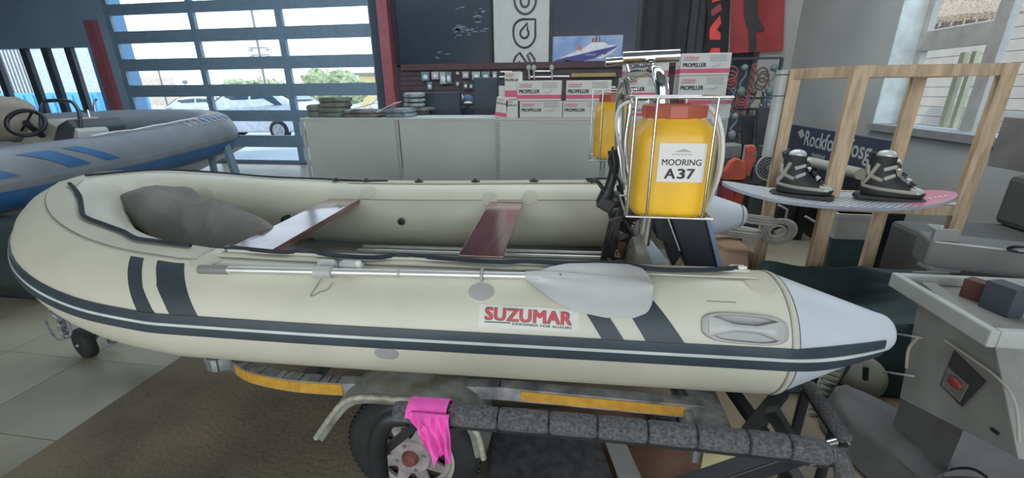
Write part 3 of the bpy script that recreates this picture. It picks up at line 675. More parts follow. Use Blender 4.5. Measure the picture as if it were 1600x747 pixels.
for k, (x, y, l) in enumerate(((470, 372, 'nearer'), (495, 365, 'farther'))):
    p = atZ(x, y, .70)
    M('canvas_fold', tube(cat([p+Vector((-.06, -.02, .01)), p+Vector((0, .01, .05)), p+Vector((.07, .03, .01)), p+Vector((.1, .1, -.01))], 5), [.02]+[.035]*14+[.01], 8), TARP, smooth=True, label='grey canvas strap lying on the boat floor under the forward seat, %s one' % l, cat='strap')

# ------------------------------------------------------------ outboard motor and steel arch with canisters
DN = mat('dark_navy_cowl', (.022, .027, .036), .42, var=.12)
mo = thing('outboard_motor', (.40, 2.08, .55), 'dark outboard motor clamped to the stern of the inflatable boat below the yellow canister', 'motor')
def pb(px, py, Y): return atY(px, py, Y)
c1 = [pb(1046, 338, 2.02), pb(1104, 336, 2.02), pb(1128, 420, 2.02), pb(1072, 420, 2.02)]
M('leg_fairing', prism(c1, (0, .22, 0)), DN, mo, bevel=.012)
M('fairing_trim', prism([pb(1102, 338, 2.0), pb(1108, 336, 2.0), pb(1131, 420, 2.0), pb(1122, 420, 2.0)], (0, .24, 0)), mat('blue_grey_trim', (.20, .28, .40), .35), mo, bevel=.003)
M('swivel_bracket', join(prism([pb(1020, 338, 2.04), pb(1058, 336, 2.04), pb(1072, 385, 2.04), pb(1052, 420, 2.04), pb(1040, 380, 2.04), pb(1026, 372, 2.04)], (0, .16, 0))), BLACK, mo, bevel=.006)
M('tilt_rod', tube([pb(1044, 342, 2.0), pb(1062, 392, 2.0)], .004, 8), ALU, mo, True)
M('white_gusset', prism([pb(1007, 374, 1.96), pb(1014, 372, 1.96), pb(1046, 412, 1.96), pb(1002, 416, 1.96), pb(1002, 392, 1.96)], (0, .03, 0)), mat('pale_blue_bracket', (.60, .68, .74), .35), mo, bevel=.004)
PH = mat('oily_engine_metal', (.045, .042, .038), .5, .3, var=.5, scale=25)
RU = mat('rusty_red_housing', (.13, .062, .042), .7, var=.35, scale=15)
random.seed(3)
for i in range(16):
    x = random.uniform(952, 1000); y = random.uniform(332, 396); Y = random.uniform(2.0, 2.3); p = pb(x, y, Y)
    M('clamp_part', [lathe(p, (random.uniform(-1, 1), random.uniform(-1, 1), random.uniform(-.3, 1)), [(0, .02), (.01, .028), (.05, .028), (.06, .015)], 12), box(p, (.05, .05, .07), random.random(), random.random(), random.random())][i % 2], PH, mo, bevel=.004 if i % 2 else 0)
M('housing', blob(pb(972, 385, 2.05), (.055, .06, .07), 14, 10, .1, 2), RU, mo, True)
M('clamp_bracket', prism([pb(952, 345, 1.98), pb(972, 338, 1.98), pb(960, 400, 1.98), pb(938, 408, 1.98)], (0, .03, 0)), PH, mo, bevel=.003)
M('clamp_bracket', prism([pb(995, 345, 1.98), pb(1006, 360, 1.98), pb(996, 405, 1.98), pb(978, 408, 1.98), pb(985, 372, 1.98)], (0, .03, 0)), MGREY, mo, bevel=.003)
for (x, y, y2) in ((966, 396, 2.0), (988, 352, 2.0), (955, 372, 2.0)):
    p = pb(x, y, y2); M('clamp_screw', join(torus(p, YY, .016, .005, 16, 6), tube([p+Vector((0, -.01, 0)), p+Vector((0, .05, 0))], .006, 8)), ALU, mo, True)
M('hose', tube(cat([pb(945, 405, 2.0), pb(952, 372, 1.98), pb(962, 345, 2.0), pb(970, 322, 2.05), pb(966, 290, 2.1)], 6), .010, 8), BLACK, mo, True)
M('hose', tube(cat([pb(1000, 392, 1.98), pb(985, 360, 1.95), pb(975, 345, 2.0), pb(960, 352, 2.1)], 6), .007, 8), BLACK, mo, True)
# throttle grip and lever hanging on the left
th_ = [(940, 318), (952, 292), (960, 262), (957, 235)]
M('tiller_arm', tube(cat([pb(x, y, 1.95) for x, y in th_], 6), [.030]*6+[.022]*13, 10), BLACK, mo, True)
M('throttle_lever', tube(cat([pb(922, 284, 1.93), pb(932, 283, 1.93), pb(940, 292, 1.93), pb(946, 304, 1.93)], 5), [.006]+[.009]*14+[.010], 8), BLACK, mo, True)
M('throttle_body', join(box(pb(947, 318, 1.95), (.075, .06, .06), 0, 0, .5), blob(pb(962, 312, 1.97), (.035, .04, .04), 12, 8)), BLACK, mo, bevel=.008)
M('cable', tube(cat([pb(958, 230, 1.96), pb(952, 255, 1.9), pb(968, 285, 1.92), pb(975, 320, 1.97), pb(968, 345, 2.0)], 6), .006, 8), BLACK, mo, True)

ar = thing('steel_arch', (.3, 2.3, .58), 'polished stainless tube arch standing over the stern and carrying two canister baskets', 'arch')
AX = .30
arc_ = [pb(975, 332, 2.62), pb(968, 250, 2.62), pb(968, 180, 2.62), pb(972, 140, 2.58), pb(985, 117, 2.42), pb(1008, 112, 2.15), pb(1022, 112, 1.98), pb(1032, 125, 1.88), pb(1034, 165, 1.86), pb(1022, 270, 1.86), pb(1010, 345, 1.86), pb(1005, 382, 1.86)]
apts = cat(arc_, 10); rr_ = []
for i in range(len(apts)): rr_.append(.027)
M('arch_tube', tube(apts, rr_, 20), CHROME, ar, True)
M('inner_tube', tube(cat([pb(985, 300, 2.2), pb(977, 230, 2.2), pb(984, 165, 2.2), pb(978, 125, 2.25)], 6), .013, 12), CHROME, ar, True)
M('tube_joint', join(torus(pb(990, 117, 2.38), YY, .028, .006, 24, 8), torus(pb(978, 128, 2.5), ZZ, .028, .005, 24, 8)), CHROME, ar, True)
ra, rb = pb(973, 91, 2.05), pb(1061, 87, 2.05)
M('roller_tube', tube([ra, ra+(rb-ra)*.005, rb], .026, 24), CHROME, ar, True)
r0_, r1_ = pb(947, 97, 2.08), pb(1000, 93, 2.08)
M('rod_tube', tube([r0_, r1_], .017, 20, caps=False), CHROME, ar, True)
M('tube_rim', torus(r0_, r1_-r0_, .017, .003, 20, 6), STEEL, ar, True)
M('tube_bore', lathe(r0_+(r1_-r0_).normalized()*.004, r1_-r0_, [(0, .015), (.001, .015)], 16), BLACK, ar)
for a, b in (((979, 98), (983, 112)), ((1020, 98), (1020, 112))):
    M('support_post', tube([pb(*a, 2.06), pb(*b, 2.06)], .009, 10), CHROME, ar, True)
def basket(name, x0, x1, y0, y1, z0, z1, over, d=.0045):
    g = []
    R_ = lambda P, r=d: g.append(tube(P, r, 8))
    R_([(x0-.005, y0, z1), (x1+over, y0, z1)]); R_([(x0, y0, z1), (x0, y1, z1)]); R_([(x1, y0, z1), (x1, y1, z1)]); R_([(x0, y1, z1), (x1, y1, z1)])
    R_([(x0-.005, y0, z0), (x1+.005, y0, z0)]); R_([(x0, y0, z0), (x0, y1, z0)]); R_([(x1, y0, z0), (x1, y1, z0)]); R_([(x0, y1, z0), (x1, y1, z0)])
    w_ = x1-x0
    names = [('top_hoop', join(*g[:4])), ('bottom_hoop', join(*g[4:8]))]
    bars = []
    for k in (.0, .235, .89 if w_ > .27 else .7):
        x = x0+w_*k; bars.append(tube([(x, y0, z1), (x, y0, z0), (x, y1, z0)], d, 8))
    for k in (.3, .8): bars.append(tube([(x0+w_*k, y1, z1), (x0+w_*k, y1, z0)], d, 8))
    bars.append(tube([(x1, y0, z1), (x1, y0, z0)], d*.8, 8)) if False else None
    bk = M(name, join(*g[:8]), STEEL, ar, True)
    for b_ in bars: M('wire_bar', b_, STEEL, bk, True)
    M('floor_wire', join(*[tube([(x0+w_*k, y0, z0), (x0+w_*k, y1, z0)], d*.7, 6) for k in (.2, .4, .6, .8)]), STEEL, bk, True)
    for y in (y0+.05,): M('support_strut', tube([(x0+.08, y1, z1-.02), (AX, y1+.1, z1-.02)], .006, 8), STEEL, bk, True)
    return bk
def canister(loc, w_, h_, label, lab=False):
    x, y, z = loc; t = thing('canister', loc, label, 'canister', 'yellow canisters with red lids in the steel baskets')
    sec = [(0, .80, .02), (.012, .90, .0), (.04, .97, 0), (.10, 1.0, 0), (.55, 1.0, 0), (.72, .99, 0), (.80, .93, 0), (.86, .80, 0), (.885, .74, 0), (.90, .735, 0), (.93, .73, 0)]
    def f(u, v):
        i = min(int(v*(len(sec)-1)+1e-6), len(sec)-1); hh, k, _ = sec[i]; a = 2*pi*u
        p = 5.0 if hh < .82 else 2.4
        cx_, sy_ = cos(a), sin(a); rr = 1/((abs(cx_)**p+abs(sy_)**p)**(1/p))
        ch = 1-.05*max(0, abs(cx_*sy_)*2-.6)
        return Vector((x+cx_*rr*k*w_/2*ch, y+sy_*rr*k*w_/2*ch, z+hh*h_))
    M('body', grid(f, 72, len(sec)-1, closeu=True), YCAN, t, True)
    R = w_*.40
    prof = [(0, R*.98), (.004, R), (h_*.105, R), (h_*.115, R*.97), (h_*.118, R*.9), (h_*.10, R*.86), (h_*.10, .001)]
    ld = M('lid', lathe((x, y, z+h_*.885), ZZ, prof, 12, phase=.26), REDLID, t)
    M('lid_rib', join(*[box((x+cos(a)*R*.995, y+sin(a)*R*.995, z+h_*.94), (.006, .006, h_*.10), a) for a in [i*pi/6+.26 for i in range(12)]]), REDLID, ld)
    if lab:
        yf = y-w_/2-.0015; lx, lz = x+.014, z+h_*.52; lw, lh = .150, .128
        ll = M('label', bb(lx-lw/2, lx+lw/2, yf-.0006, yf+.001, lz-lh/2, lz+lh/2), mat('paper_label', (.70, .70, .66), .5, var=.03), t)
        for s_, dz, W_, H_, bo in (('MOORING', .002, .125, .021, .016), ('A37', -.036, .095, .034, .03)):
            if s_ == 'A37':
                for ch, dx_, w_c in (('A', -.033, .036), ('3', .003, .026), ('7', .033, .026)): M('letter', fit_text(ch, (lx+dx_, yf-.0012, lz+dz), XX, ZZ, w_c, H_, bold=bo), BLKPR, ll)
            else: M('lettering', fit_text(s_, (lx, yf-.0012, lz+dz), XX, ZZ, W_, H_, bold=bo), BLKPR, ll)
        M('emblem', join(prism([(lx-.028, yf-.0012, lz+.036), (lx+.03, yf-.0012, lz+.036), (lx+.012, yf-.0012, lz+.043), (lx+.004, yf-.0012, lz+.046), (lx-.008, yf-.0012, lz+.043)], (0, .0004, 0)), *[bb(lx-.032+.0095*i, lx-.026+.0095*i, yf-.0012, yf-.0008, lz+.026, lz+.030) for i in range(7)]), GREYPR, ll)
    # moulded side handle
    return t
# near canister and basket
bx0, bx1 = .175, .452; by0, by1 = 1.47, 1.785
bk1 = basket('wire_basket', bx0, bx1, by0, by1, 1.185, 1.575, .012)
canister((.325, 1.628, 1.172), .268, .378, 'large yellow canister with red lid labelled MOORING A37 in the near steel basket', True)
bk2 = basket('wire_basket', .075, .335, 2.86, 3.12, 1.165, 1.60, 0)
canister((.215, 2.99, 1.172), .235, .40, 'yellow canister with red lid in the far basket behind the steel tube')
M('hose_loop', tube(cat([pb(1108, 168, 1.72), pb(1122, 185, 1.7), pb(1129, 220, 1.7), pb(1126, 262, 1.7), pb(1114, 300, 1.75), pb(1100, 330, 1.85)], 6), .0085, 8), WHITE, ar, True)
M('hose_loop', tube(cat([pb(1112, 185, 1.78), pb(1124, 215, 1.76), pb(1122, 265, 1.76), pb(1108, 310, 1.85)], 6), .0075, 8), WHITE, ar, True)
M('hose_loop', tube(cat([pb(984, 158, 2.1), pb(967, 170, 2.1), pb(963, 200, 2.1), pb(972, 245, 2.05), pb(976, 285, 2.0)], 6), .0075, 8), WHITE, ar, True)

# ------------------------------------------------------------ galvanised trailer under the boat
tr = thing('boat_trailer', (-.6, 2.0, 0), 'galvanised boat trailer with yellow side tape carrying the cream inflatable boat', 'trailer')
def rz_(x, y, z=.56): p = atZ(x, y, z); return p
fr_l = [Vector((-1.9, 1.95, .52)), rz_(330, 556, .55), rz_(365, 564, .55), rz_(395, 583, .55), rz_(460, 597, .55), rz_(540, 603, .55)]
Pl = cat(fr_l, 6); Pl += [Vector((-.25, 1.30, .55)), Vector((.46, 1.30, .55))]
def railgeo(P, wd, ht, z=0):
    gs = []
    return join(*[beam(a-(b-a).normalized()*.002, b+(b-a).normalized()*.002, wd, ht) for a, b in zip(P, P[1:])])
M('side_rail', railgeo(Pl, .045, .055), GALV, tr)
def tape(P, off, ht, name='reflective_tape'):
    gs = []
    for a, b in zip(P, P[1:]):
        t = (b-a).normalized(); o = ZZ.cross(t).normalized(); o = o if o.y < 0 else -o
        gs.append(beam(a+o*off, b+o*off, .003, ht))
    return M(name, join(*gs), YELT, tr, label='yellow reflective side tape')
tape([p for p in Pl if -1.32 < p.x < -.80], .024, .046); tape([Vector((-.17, 1.30, .55)), Vector((.40, 1.30, .55))], .0245, .040)
M('side_rail', railgeo([Vector((-1.9, 2.05, .52)), Vector((-1.3, 2.75, .53)), Vector((.46, 2.80, .53))], .045, .055), GALV, tr)
M('cross_beam', bb(.42, .525, 1.10, 3.0, .485, .572), GALV, tr, bevel=.006)
M('beam_flange', bb(.395, .42, 1.12, 2.9, .485, .560), GALV, tr)
M('beam_end_cap', bb(.415, .530, 1.094, 1.103, .48, .575), mat('yellowed_cap', (.42, .38, .20), .7, var=.3), tr)
M('cross_beam', bb(-1.05, -.99, 1.3, 2.8, .50, .55), GALV, tr, bevel=.004)
M('cross_beam', bb(-.28, -.22, 1.3, 2.8, .50, .55), GALV, tr, bevel=.004)
M('axle', tube([(-.59, 1.30, .265), (-.59, 2.85, .265)], .028, 10), GALV, tr, True)
M('axle_bracket', prism([(-.66, 1.36, .30), (-.52, 1.36, .30), (-.50, 1.36, .53), (-.68, 1.36, .53)], (0, .05, 0)), GALV, tr)
M('drawbar', beam((-3.0, 2.02, .40), (-1.7, 2.03, .51), .07, .07), GALV, tr, bevel=.004)
M('keel_roller', lathe((-1.8, 1.9, .50), YY, [(0, .03), (.02, .045), (.10, .035), (.18, .045), (.20, .03)], 16), BLACK, tr, True)
M('boat_bunk', bb(-1.4, .3, 2.45, 2.52, .53, .60), mat('grey_bunk_carpet', (.15, .15, .15), .95), tr)
WC = Vector((-.59, 1.27, .268)); RW = .268
for sy, yy in ((-1, 1.21), (1, 2.9)):
    wl = M('tyre', lathe((WC.x, yy, WC.z), YY, [(0, .165), (.005, .18), (.0, .20), (.004, .235), (.025, .262), (.05, RW), (.11, RW), (.135, .26), (.15, .2), (.15, .15)], 48, caps=False), RUBBER, tr, True)
    if sy == -1:
        M('tread_block', join(*[box((WC.x+cos(a)*.2655, yy+.08, WC.z+sin(a)*.2655), (.008, .11, .012), 0, 0, -a) for a in [i*2*pi/60 for i in range(60)]]), RUBBER, wl)
        RIMC = mat('dusty_silver_rim', (.34, .30, .29), .55, .1, var=.25, scale=20)
        rim = M('rim', lathe((WC.x, yy, WC.z), YY, [(.004, .160), (-.004, .168), (-.002, .175), (.012, .172), (.02, .165), (.05, .16), (.05, .155), (.004, .157)], 48, caps=False), mat('cream_rim_edge', (.45, .43, .33), .5), wl, True)
        # dished disc with triangular cut-outs: built as rings and spokes
        g = [lathe((WC.x, yy, WC.z), YY, [(.0, .030), (-.004, .075), (.004, .082), (.014, .082), (.014, .05)], 40), lathe((WC.x, yy, WC.z), YY, [(.006, .136), (.002, .144), (.008, .161), (.02, .161), (.02, .136), (.006, .136)], 40, caps=False)]
        for i in range(8):
            a = i*pi/4+pi/8; c0 = Vector((WC.x, yy+.006, WC.z)); d = Vector((cos(a), 0, sin(a))); n_ = Vector((-sin(a), 0, cos(a)))
            g.append(prism([c0+d*.074-n_*.029, c0+d*.074+n_*.029, c0+d*.140+n_*.017, c0+d*.140-n_*.017], (0, .010, 0)))
        M('wheel_disc', join(*g), RIMC, wl, True)
        M('disc_backing', lathe((WC.x, yy+.035, WC.z), YY, [(0, .156), (.002, .156)], 32), mat('dark_brake_recess', (.05, .025, .02), .8), wl)
        M('hub_cap', lathe((WC.x, yy, WC.z), YY, [(-.025, .008), (-.022, .026), (-.010, .032), (.004, .034), (.006, .05)], 24), mat('rusty_hub', (.20, .07, .05), .6, var=.3, scale=30), wl, True)
        for i in range(4):
            a = i*pi/2+.3; M('wheel_nut', lathe((WC.x+cos(a)*.060, yy-.006, WC.z+sin(a)*.060), YY, [(-.008, .006), (.0, .008), (.004, .008)], 6), GALV, wl)
FEN = mat('weathered_mudguard', (.24, .255, .24), .6, .2, var=.45, scale=12, bump=.2, bscale=60, col2=(.13, .12, .085))
fpts = [(-.925, .385), (-.85, .49), (-.79, .56), (-.72, .592), (-.60, .600), (-.48, .600), (-.38, .575), (-.31, .50), (-.285, .38)]
FP = cat([Vector((a, 0, b)) for a, b in fpts], 6)
def fend(u, v):
    i = u*(len(FP)-1); i0 = min(int(i), len(FP)-2); p = FP[i0].lerp(FP[i0+1], i-i0); t = (FP[i0+1]-FP[i0]).normalized(); n = Vector((t.z, 0, -t.x))
    prof = [(-.012, -.030), (-.012, -.008), (-.008, .0), (.0, .004), (.02, .006), (.12, .006), (.19, .0)]
    k = prof[int(round(v*6))]; return Vector((p.x-n.x*k[1], 1.155+k[0]*1.0, p.z-n.z*k[1])) if True else p
def sgnfix(u, v):
    q = fend(u, v); return q
M('mudguard', shell(sgnfix, 48, 6, (0, .004, -.004), 1), FEN, tr, True)
M('mudguard_lip', tube([Vector((p.x, 1.146, p.z-.006)) for p in FP], .011, 10), mat('worn_zinc_lip', (.42, .42, .33), .55, .2, var=.3, scale=30), tr, True)
# jockey wheel, coupling and chain at the front
jw = [(135, 538)]
jc = atD(134, 536, (atZ(134, 562, 0)-CP).dot(cf)); jc.z = .10
M('jockey_wheel', lathe(jc+Vector((-.02, -.03, 0)), (.35, 1, 0), [(0, .03), (-.005, .07), (.005, .095), (.02, .103), (.05, .103), (.065, .095), (.07, .05)], 32), RUBBER, tr, True)
M('axle_cap', lathe(jc+Vector((-.02, -.035, 0)), (.35, 1, 0), [(-.006, .006), (.0, .01), (.004, .01)], 12), GALV, tr)
M('jockey_stem', join(tube([jc+Vector((.0, .04, 0)), jc+Vector((.06, .12, .10)), jc+Vector((.12, .18, .40))], .018, 10), bb(jc.x+.05, jc.x+.1, jc.y+.08, jc.y+.1, .05, .2)), GALV, tr, True)
hp = atD(88, 492, 2.55)
M('coupling_ring', torus(hp, (.2, 1, .3), .045, .007, 24, 8), GALV, tr, True)
M('safety_cable', tube(cat([atD(70, 497, 2.55), atD(76, 512, 2.52), atD(88, 529, 2.5), atD(103, 530, 2.5), atD(111, 520, 2.5), atD(104, 500, 2.52)], 6), .006, 8), GALV, tr, True)
for i in range(5):
    c = atD(95+2.2*i, 500+6*i, 2.5); M('chain_link', torus(c, (1, .2*(i % 2), .6*(i % 2)), .018, .006, 14, 6), GALV, tr, True)
M('coupling_head', join(tube([atD(84, 492, 2.6), atD(118, 498, 2.65)], .022, 10), box(atD(98, 510, 2.52), (.03, .03, .07), .3, .2, .3)), GALV, tr, True)

# ------------------------------------------------------------ black trailer with carpeted bunk in front
bt2 = thing('bunk_trailer', (.1, .85, 0), 'black tubular trailer frame with a grey carpet covered bunk in the foreground', 'trailer')
xb = [617, 700, 779, 858, 933, 1011, 1087, 1167, 1231, 1292]
def bz(x): t = (x-617)/675; return 641+(704-641)*t-4*sin(pi*t)-(0)
def bky(x, dy=0): return atY(x, bz(x)+dy, .85)
for i in range(9):
    a, b_ = bky(xb[i]+1.2), bky(xb[i+1]-1.2)
    if i == 8: b_ = bky(1292, 4)
    if i == 0: a = bky(618, 2)
    P = [a.lerp(b_, t) for t in (0, .02, .08, .5, .92, .98, 1)]
    M('carpet_pad', tube(P, [.022, .0255, .027, .0275, .027, .0255, .022], 18), CARPET, bt2, True)
    M('pad_backing', beam(a.lerp(b_, .0)+Vector((0, 0, -.024)), a.lerp(b_, 1)+Vector((0, 0, -.024)), .034, .012), BLACK, bt2)
M('bunk_bar', tube([bky(612, 2)+Vector((0, 0, -.012)), bky(958, 0)+Vector((0, 0, -.012)), bky(1300, 5)+Vector((0, 0, -.012))], .019, 10), BLACK, bt2, True)
M('bent_tube', tube(cat([bky(1290, 4), atY(1306, 712, .86), atY(1318, 735, .87), atY(1318, 790, .88)], 6), .020, 12), CARPET, bt2, True)
M('end_bolt', join(tube([atY(1284, 696, .86), atY(1306, 690, .87)], .008, 10)), CHROME, bt2, True)
p = atY(1268, 722, .84); M('chrome_bracket', join(beam(atY(1262, 723, .84), atY(1276, 717, .84), .02, .006), beam(atY(1269, 722, .84), atY(1273, 730, .84), .01, .006)), CHROME, bt2)
M('bent_tube', tube(cat([bky(640, 8), bky(606, 12)+Vector((0, .0, -.005)), atY(590, 690, .85), atY(592, 735, .85), atY(600, 800, .85)], 6), .026, 14), BLACK, bt2, True)
M('side_brace', beam(atY(606, 700, .87), atY(655, 660, .87), .02, .02), BLACK, bt2)
M('frame_tube', beam(atY(1138, 602, 1.42), atY(1262, 775, .98), .035, .035), BLACK, bt2, bevel=.003)
M('frame_tube', beam(atY(1222, 612, 1.38), atY(1160, 690, 1.12), .045, .03), BLACK, bt2, bevel=.003)
M('frame_tube', beam(atY(1040, 775, .90), atY(1262, 700, .95), .05, .045), BLACK, bt2, bevel=.004)
M('frame_tube', beam(atY(1205, 640, 1.0), atY(1255, 720, .95), .03, .03), BLACK, bt2)
a, b_ = atD(1262, 600, 1.62), atD(1322, 688, 1.42)
M('rear_bunk', tube([a, a.lerp(b_, .03), a.lerp(b_, .97), b_], [.018, .024, .024, .018], 14), CARPET, bt2, True)
M('end_bolt', tube([b_, b_+(b_-a).normalized()*.02], .006, 8), CHROME, bt2, True)
M('rear_bunk_backing', beam(a+Vector((0, 0, -.025)), b_+Vector((0, 0, -.025)), .03, .014), BLACK, bt2)
# legs to the floor
M('rear_post', join(tube([a+Vector((0, 0, -.03)), (a.x, a.y, .03)], .018, 10), tube([a.lerp(b_, .75)+Vector((0, 0, -.03)), (a.lerp(b_, .75).x, a.lerp(b_, .75).y, .03)], .016, 10), beam((a.x, a.y, .08), (.75, 1.0, .08), .04, .04)), BLACK, bt2)
for P in ([atY(600, 800, .85), Vector((-.50, .85, .03))], [atY(1318, 790, .88), Vector((.70, .9, .03))], [atY(1262, 775, .98), Vector((.75, 1.0, .03))], [atY(1040, 775, .90), Vector((.2, .88, .03))]):
    M('leg_tube', tube(P, .02, 10), BLACK, bt2, True)
# pink cloth over the bunk
def cloth(u, v):
    # v 0 behind, .25 top, 1 bottom ; u across
    xl = 641+ (29*max(0, (v-.5)/.5)**1.2); xr = 702+12*max(0, v-.5)
    px = xl+(xr-xl)*u+1.5*sin(v*9+u*3)*v
    bot = [(0, 660), (.12, 678), (.25, 700), (.38, 716), (.50, 708), (.62, 701), (.75, 706), (.9, 717), (1, 717)]
    for (a_, b1), (c_, d1) in zip(bot, bot[1:]):
        if u <= c_: yb = b1+(d1-b1)*(u-a_)/(c_-a_); break
    fold = .004*sin(u*30+v*4)+.0025*sin(u*57-v*6)
    if v < .3:
        k = v/.3; x0 = bky(px).x; c = bky(px); an = radians(150-150*k); r = .034+.3*fold
        return Vector((c.x, c.y+cos(an)*r*1.0, c.z+sin(an)*r)) if an > 0 else c
    k = (v-.3)/.7; yt = bz(px)+2
    Y = .85-.036-.004-.010*k+fold*(1+.6*k)-.012*math.exp(-((u-.32-.1*k)/.14)**2)
    q = atY(px, yt+(yb-yt)*k, .815); return Vector((q.x, Y if k > .02 else .815, q.z))
def cloth2(u, v):
    q = cloth(u, v)
    if v < .3:
        k = v/.3; px = 641+61*u; c = bky(px); an = radians(170-170*k); r = .035+.003*sin(u*34)
        q = Vector((c.x, c.y+(-cos(an) if False else 0)+.035*math.cos(pi*k)*1.0, c.z+sin(pi*k)*.034-.0))
        q.y = c.y+.036*cos(pi*k)
    return q
M('cotton_cloth', shell(cloth2, 80, 40, (0, .003, 0), 1), PINK, smooth=True, label='bright pink cotton cloth draped over the carpeted bunk', cat='cloth')
# loose sheets on the floor
M('plywood_sheet', prism([atZ(770, 640, .03), atZ(1100, 640, .03), atZ(1130, 800, .03), atZ(880, 800, .03)], (0, 0, .012)), mat('brown_plywood', (.16, .085, .05), .75, var=.35, scale=5), label='brown stained plywood sheet on the floor under the trailer', cat='board')
M('rubber_mat', prism([atZ(772, 668, .055), atZ(930, 672, .055), atZ(975, 800, .055), atZ(760, 800, .055)], (0, 0, .008)), mat('dark_grey_mat', (.085, .085, .085), .9, var=.3, scale=20), label='dark grey rubber mat on the plywood beside the trailer wheel', cat='mat')
M('batten', prism([atZ(945, 690, .07), atZ(975, 690, .07), atZ(1025, 800, .07), atZ(985, 800, .07)], (0, 0, .012)), mat('pale_batten', (.30, .30, .28), .8), label='pale grey batten lying along the rubber mat', cat='board')
p = atZ(1060, 668, .05); q = thing('junk_tray', p, 'black shallow tray with dark offcuts on the plywood sheet', 'tray')
M('tray', join(bb(p.x-.14, p.x+.02, p.y-.1, p.y+.08, .045, .055), bb(p.x-.14, p.x-.13, p.y-.1, p.y+.08, .05, .11), bb(p.x+.01, p.x+.02, p.y-.1, p.y+.08, .05, .11)), BLACK, q)
M('offcut', join(*[box((p.x-.06+random.uniform(-.05, .05), p.y+random.uniform(-.06, .05), .075), (.05, .03, .02), random.random()*3) for _ in range(6)]), mat('black_offcuts', (.03, .03, .03), .5), q)

# ------------------------------------------------------------ shop shelving with propeller boxes
gd = thing('shelving_run', (-.8, 4.2, 0), 'low white back-panelled shop shelving run behind the inflatable boat', 'shelving')
GX = [-2.835, -1.805, -.785, .235, 1.275]; GT = 1.352
for i in range(4):
    a, b_ = GX[i]+.022, GX[i+1]-.022
    M('back_panel', bb(a, b_, 4.205, 4.225, .12, GT-.022), PANEL, gd, bevel=.003)
    M('panel_seam', bb(a, b_, 4.198, 4.205, GT-.045, GT-.038), PANEL, gd)
    M('top_shelf', bb(a-.02, b_+.02, 4.20, 4.72, GT-.022, GT), PANEL, gd, bevel=.003)
    M('kick_panel', bb(a, b_, 4.20, 4.7, 0, .12), PANEL, gd)
SLOT = mat('dark_slot', (.05, .05, .05), .8)
for i, x in enumerate(GX):
    for dx in ((0,) if i in (0, 4) else ((-.013, .013) if i == 2 else (0,))):
        u_ = M('upright', bb(x+dx-.011, x+dx+.011, 4.188, 4.215, 0, GT), mat('upright_white', (.58, .60, .58), .4), gd)
        M('slot_row', join(*[bb(x+dx-.0035, x+dx+.0035, 4.1865, 4.1885, .62+j*.025, .633+j*.025) for j in range(29)]), SLOT, u_)
M('side_edge', bb(1.29, 1.305, 4.19, 4.72, 0, GT), PANEL, gd)
# propeller boxes
def propbox(r, Y, dep, label, text='PROPELLER', tilt=0, upper=True, band=(.10, .30), ctr_=None, narrow=False):
    x0, y0, x1, y1 = r; cxm = (x0+x1)/2
    a = atY(x0, y1, Y); b_ = atY(x1, y1, Y); c = atY(cxm, y0, Y); z0 = max((a.z+b_.z)/2, GT if y1 > 180 else 0); z1 = c.z; W = b_.x-a.x; H_ = z1-z0
    t = thing('propeller_box', ((a.x+b_.x)/2, Y, z0), label, 'box', 'white propeller cartons with pink bands on the shelving')
    R = Matrix.Translation(ORG[t.name]) @ Matrix.Rotation(tilt, 4, 'Y') @ Matrix.Translation(-ORG[t.name])
    def TT(g): return [R @ Vector(v) for v in g[0]], g[1]
    M('carton', TT(bb(a.x, b_.x, Y, Y+dep, z0, z1)), WHITEP, t, bevel=.003)
    M('printed_band', TT(bb(a.x-.0007, b_.x+.0007, Y-.0007, Y+dep*.98, z0+H_*band[0], z0+H_*band[1])), mat('pink_red_band', (.66, .10, .20), .5), t)
    if text:
        tw = W*(.48 if not narrow else .84); xl = a.x+W*.04
        M('lettering', TT(fit_text(text, (xl+tw/2, Y-.001, z0+H_*(.47 if not narrow else .70)), XX, ZZ, tw, H_*(.19 if not narrow else .09), bold=.05)), BLKPR, t)
        M('lettering', TT(fit_text('YAMAHA', (xl+tw*.34, Y-.001, z0+H_*(.80 if not narrow else .90)), XX, ZZ, tw*.66, H_*(.11 if not narrow else .06), bold=.035)), REDPR, t, label='small red lettering')
        M('print_line', TT(bb(xl, xl+tw*.62, Y-.001, Y, z0+H_*(.68 if not narrow else .82), z0+H_*(.705 if not narrow else .835))), BLKPR, t)
        if not narrow:
            M('printed_text', TT(join(*[bb(a.x+W*.57, a.x+W*(.93-.03*(i % 2)), Y-.001, Y, z0+H_*(.62+.055*i), z0+H_*(.645+.055*i)) for i in range(6)])), GREYPR, t)
            M('printed_sketch', TT(join(*[tube([(a.x+W*f, Y-.0008, z0+H_*h) for f, h in P], .0016, 4) for P in ([(.60, .38), (.66, .46), (.72, .42), (.78, .52), (.84, .50)], [(.64, .36), (.70, .37), (.76, .44)], [(.74, .48), (.80, .42)])])), GREYPR, t)
    return t
BY = 4.21
propbox((812, 158, 878, 185.5), BY+.02, .22, 'propeller carton on the shelf, lower one of the pair left of the canisters', band=(-.001, .03))
propbox((808, 126, 876, 157.5), BY, .22, 'propeller carton, upper one of the pair left of the canisters')
propbox((879, 158, 946, 185.5), BY+.02, .22, 'propeller carton on the shelf directly beside the far canister, lower one', band=(-.001, .03))
propbox((884, 125.5, 954, 157.5), BY, .22, 'propeller carton behind the far canister top, upper one of its pair')
propbox((791, 156, 809, 185.5), BY+.01, .2, 'narrow propeller carton end standing upright below the tall carton end', narrow=True, band=(-.001, .02))
propbox((789, 112, 813, 155), BY+.02, .16, 'tall propeller carton end standing on the narrow cartons', narrow=True, band=(.08, .32))
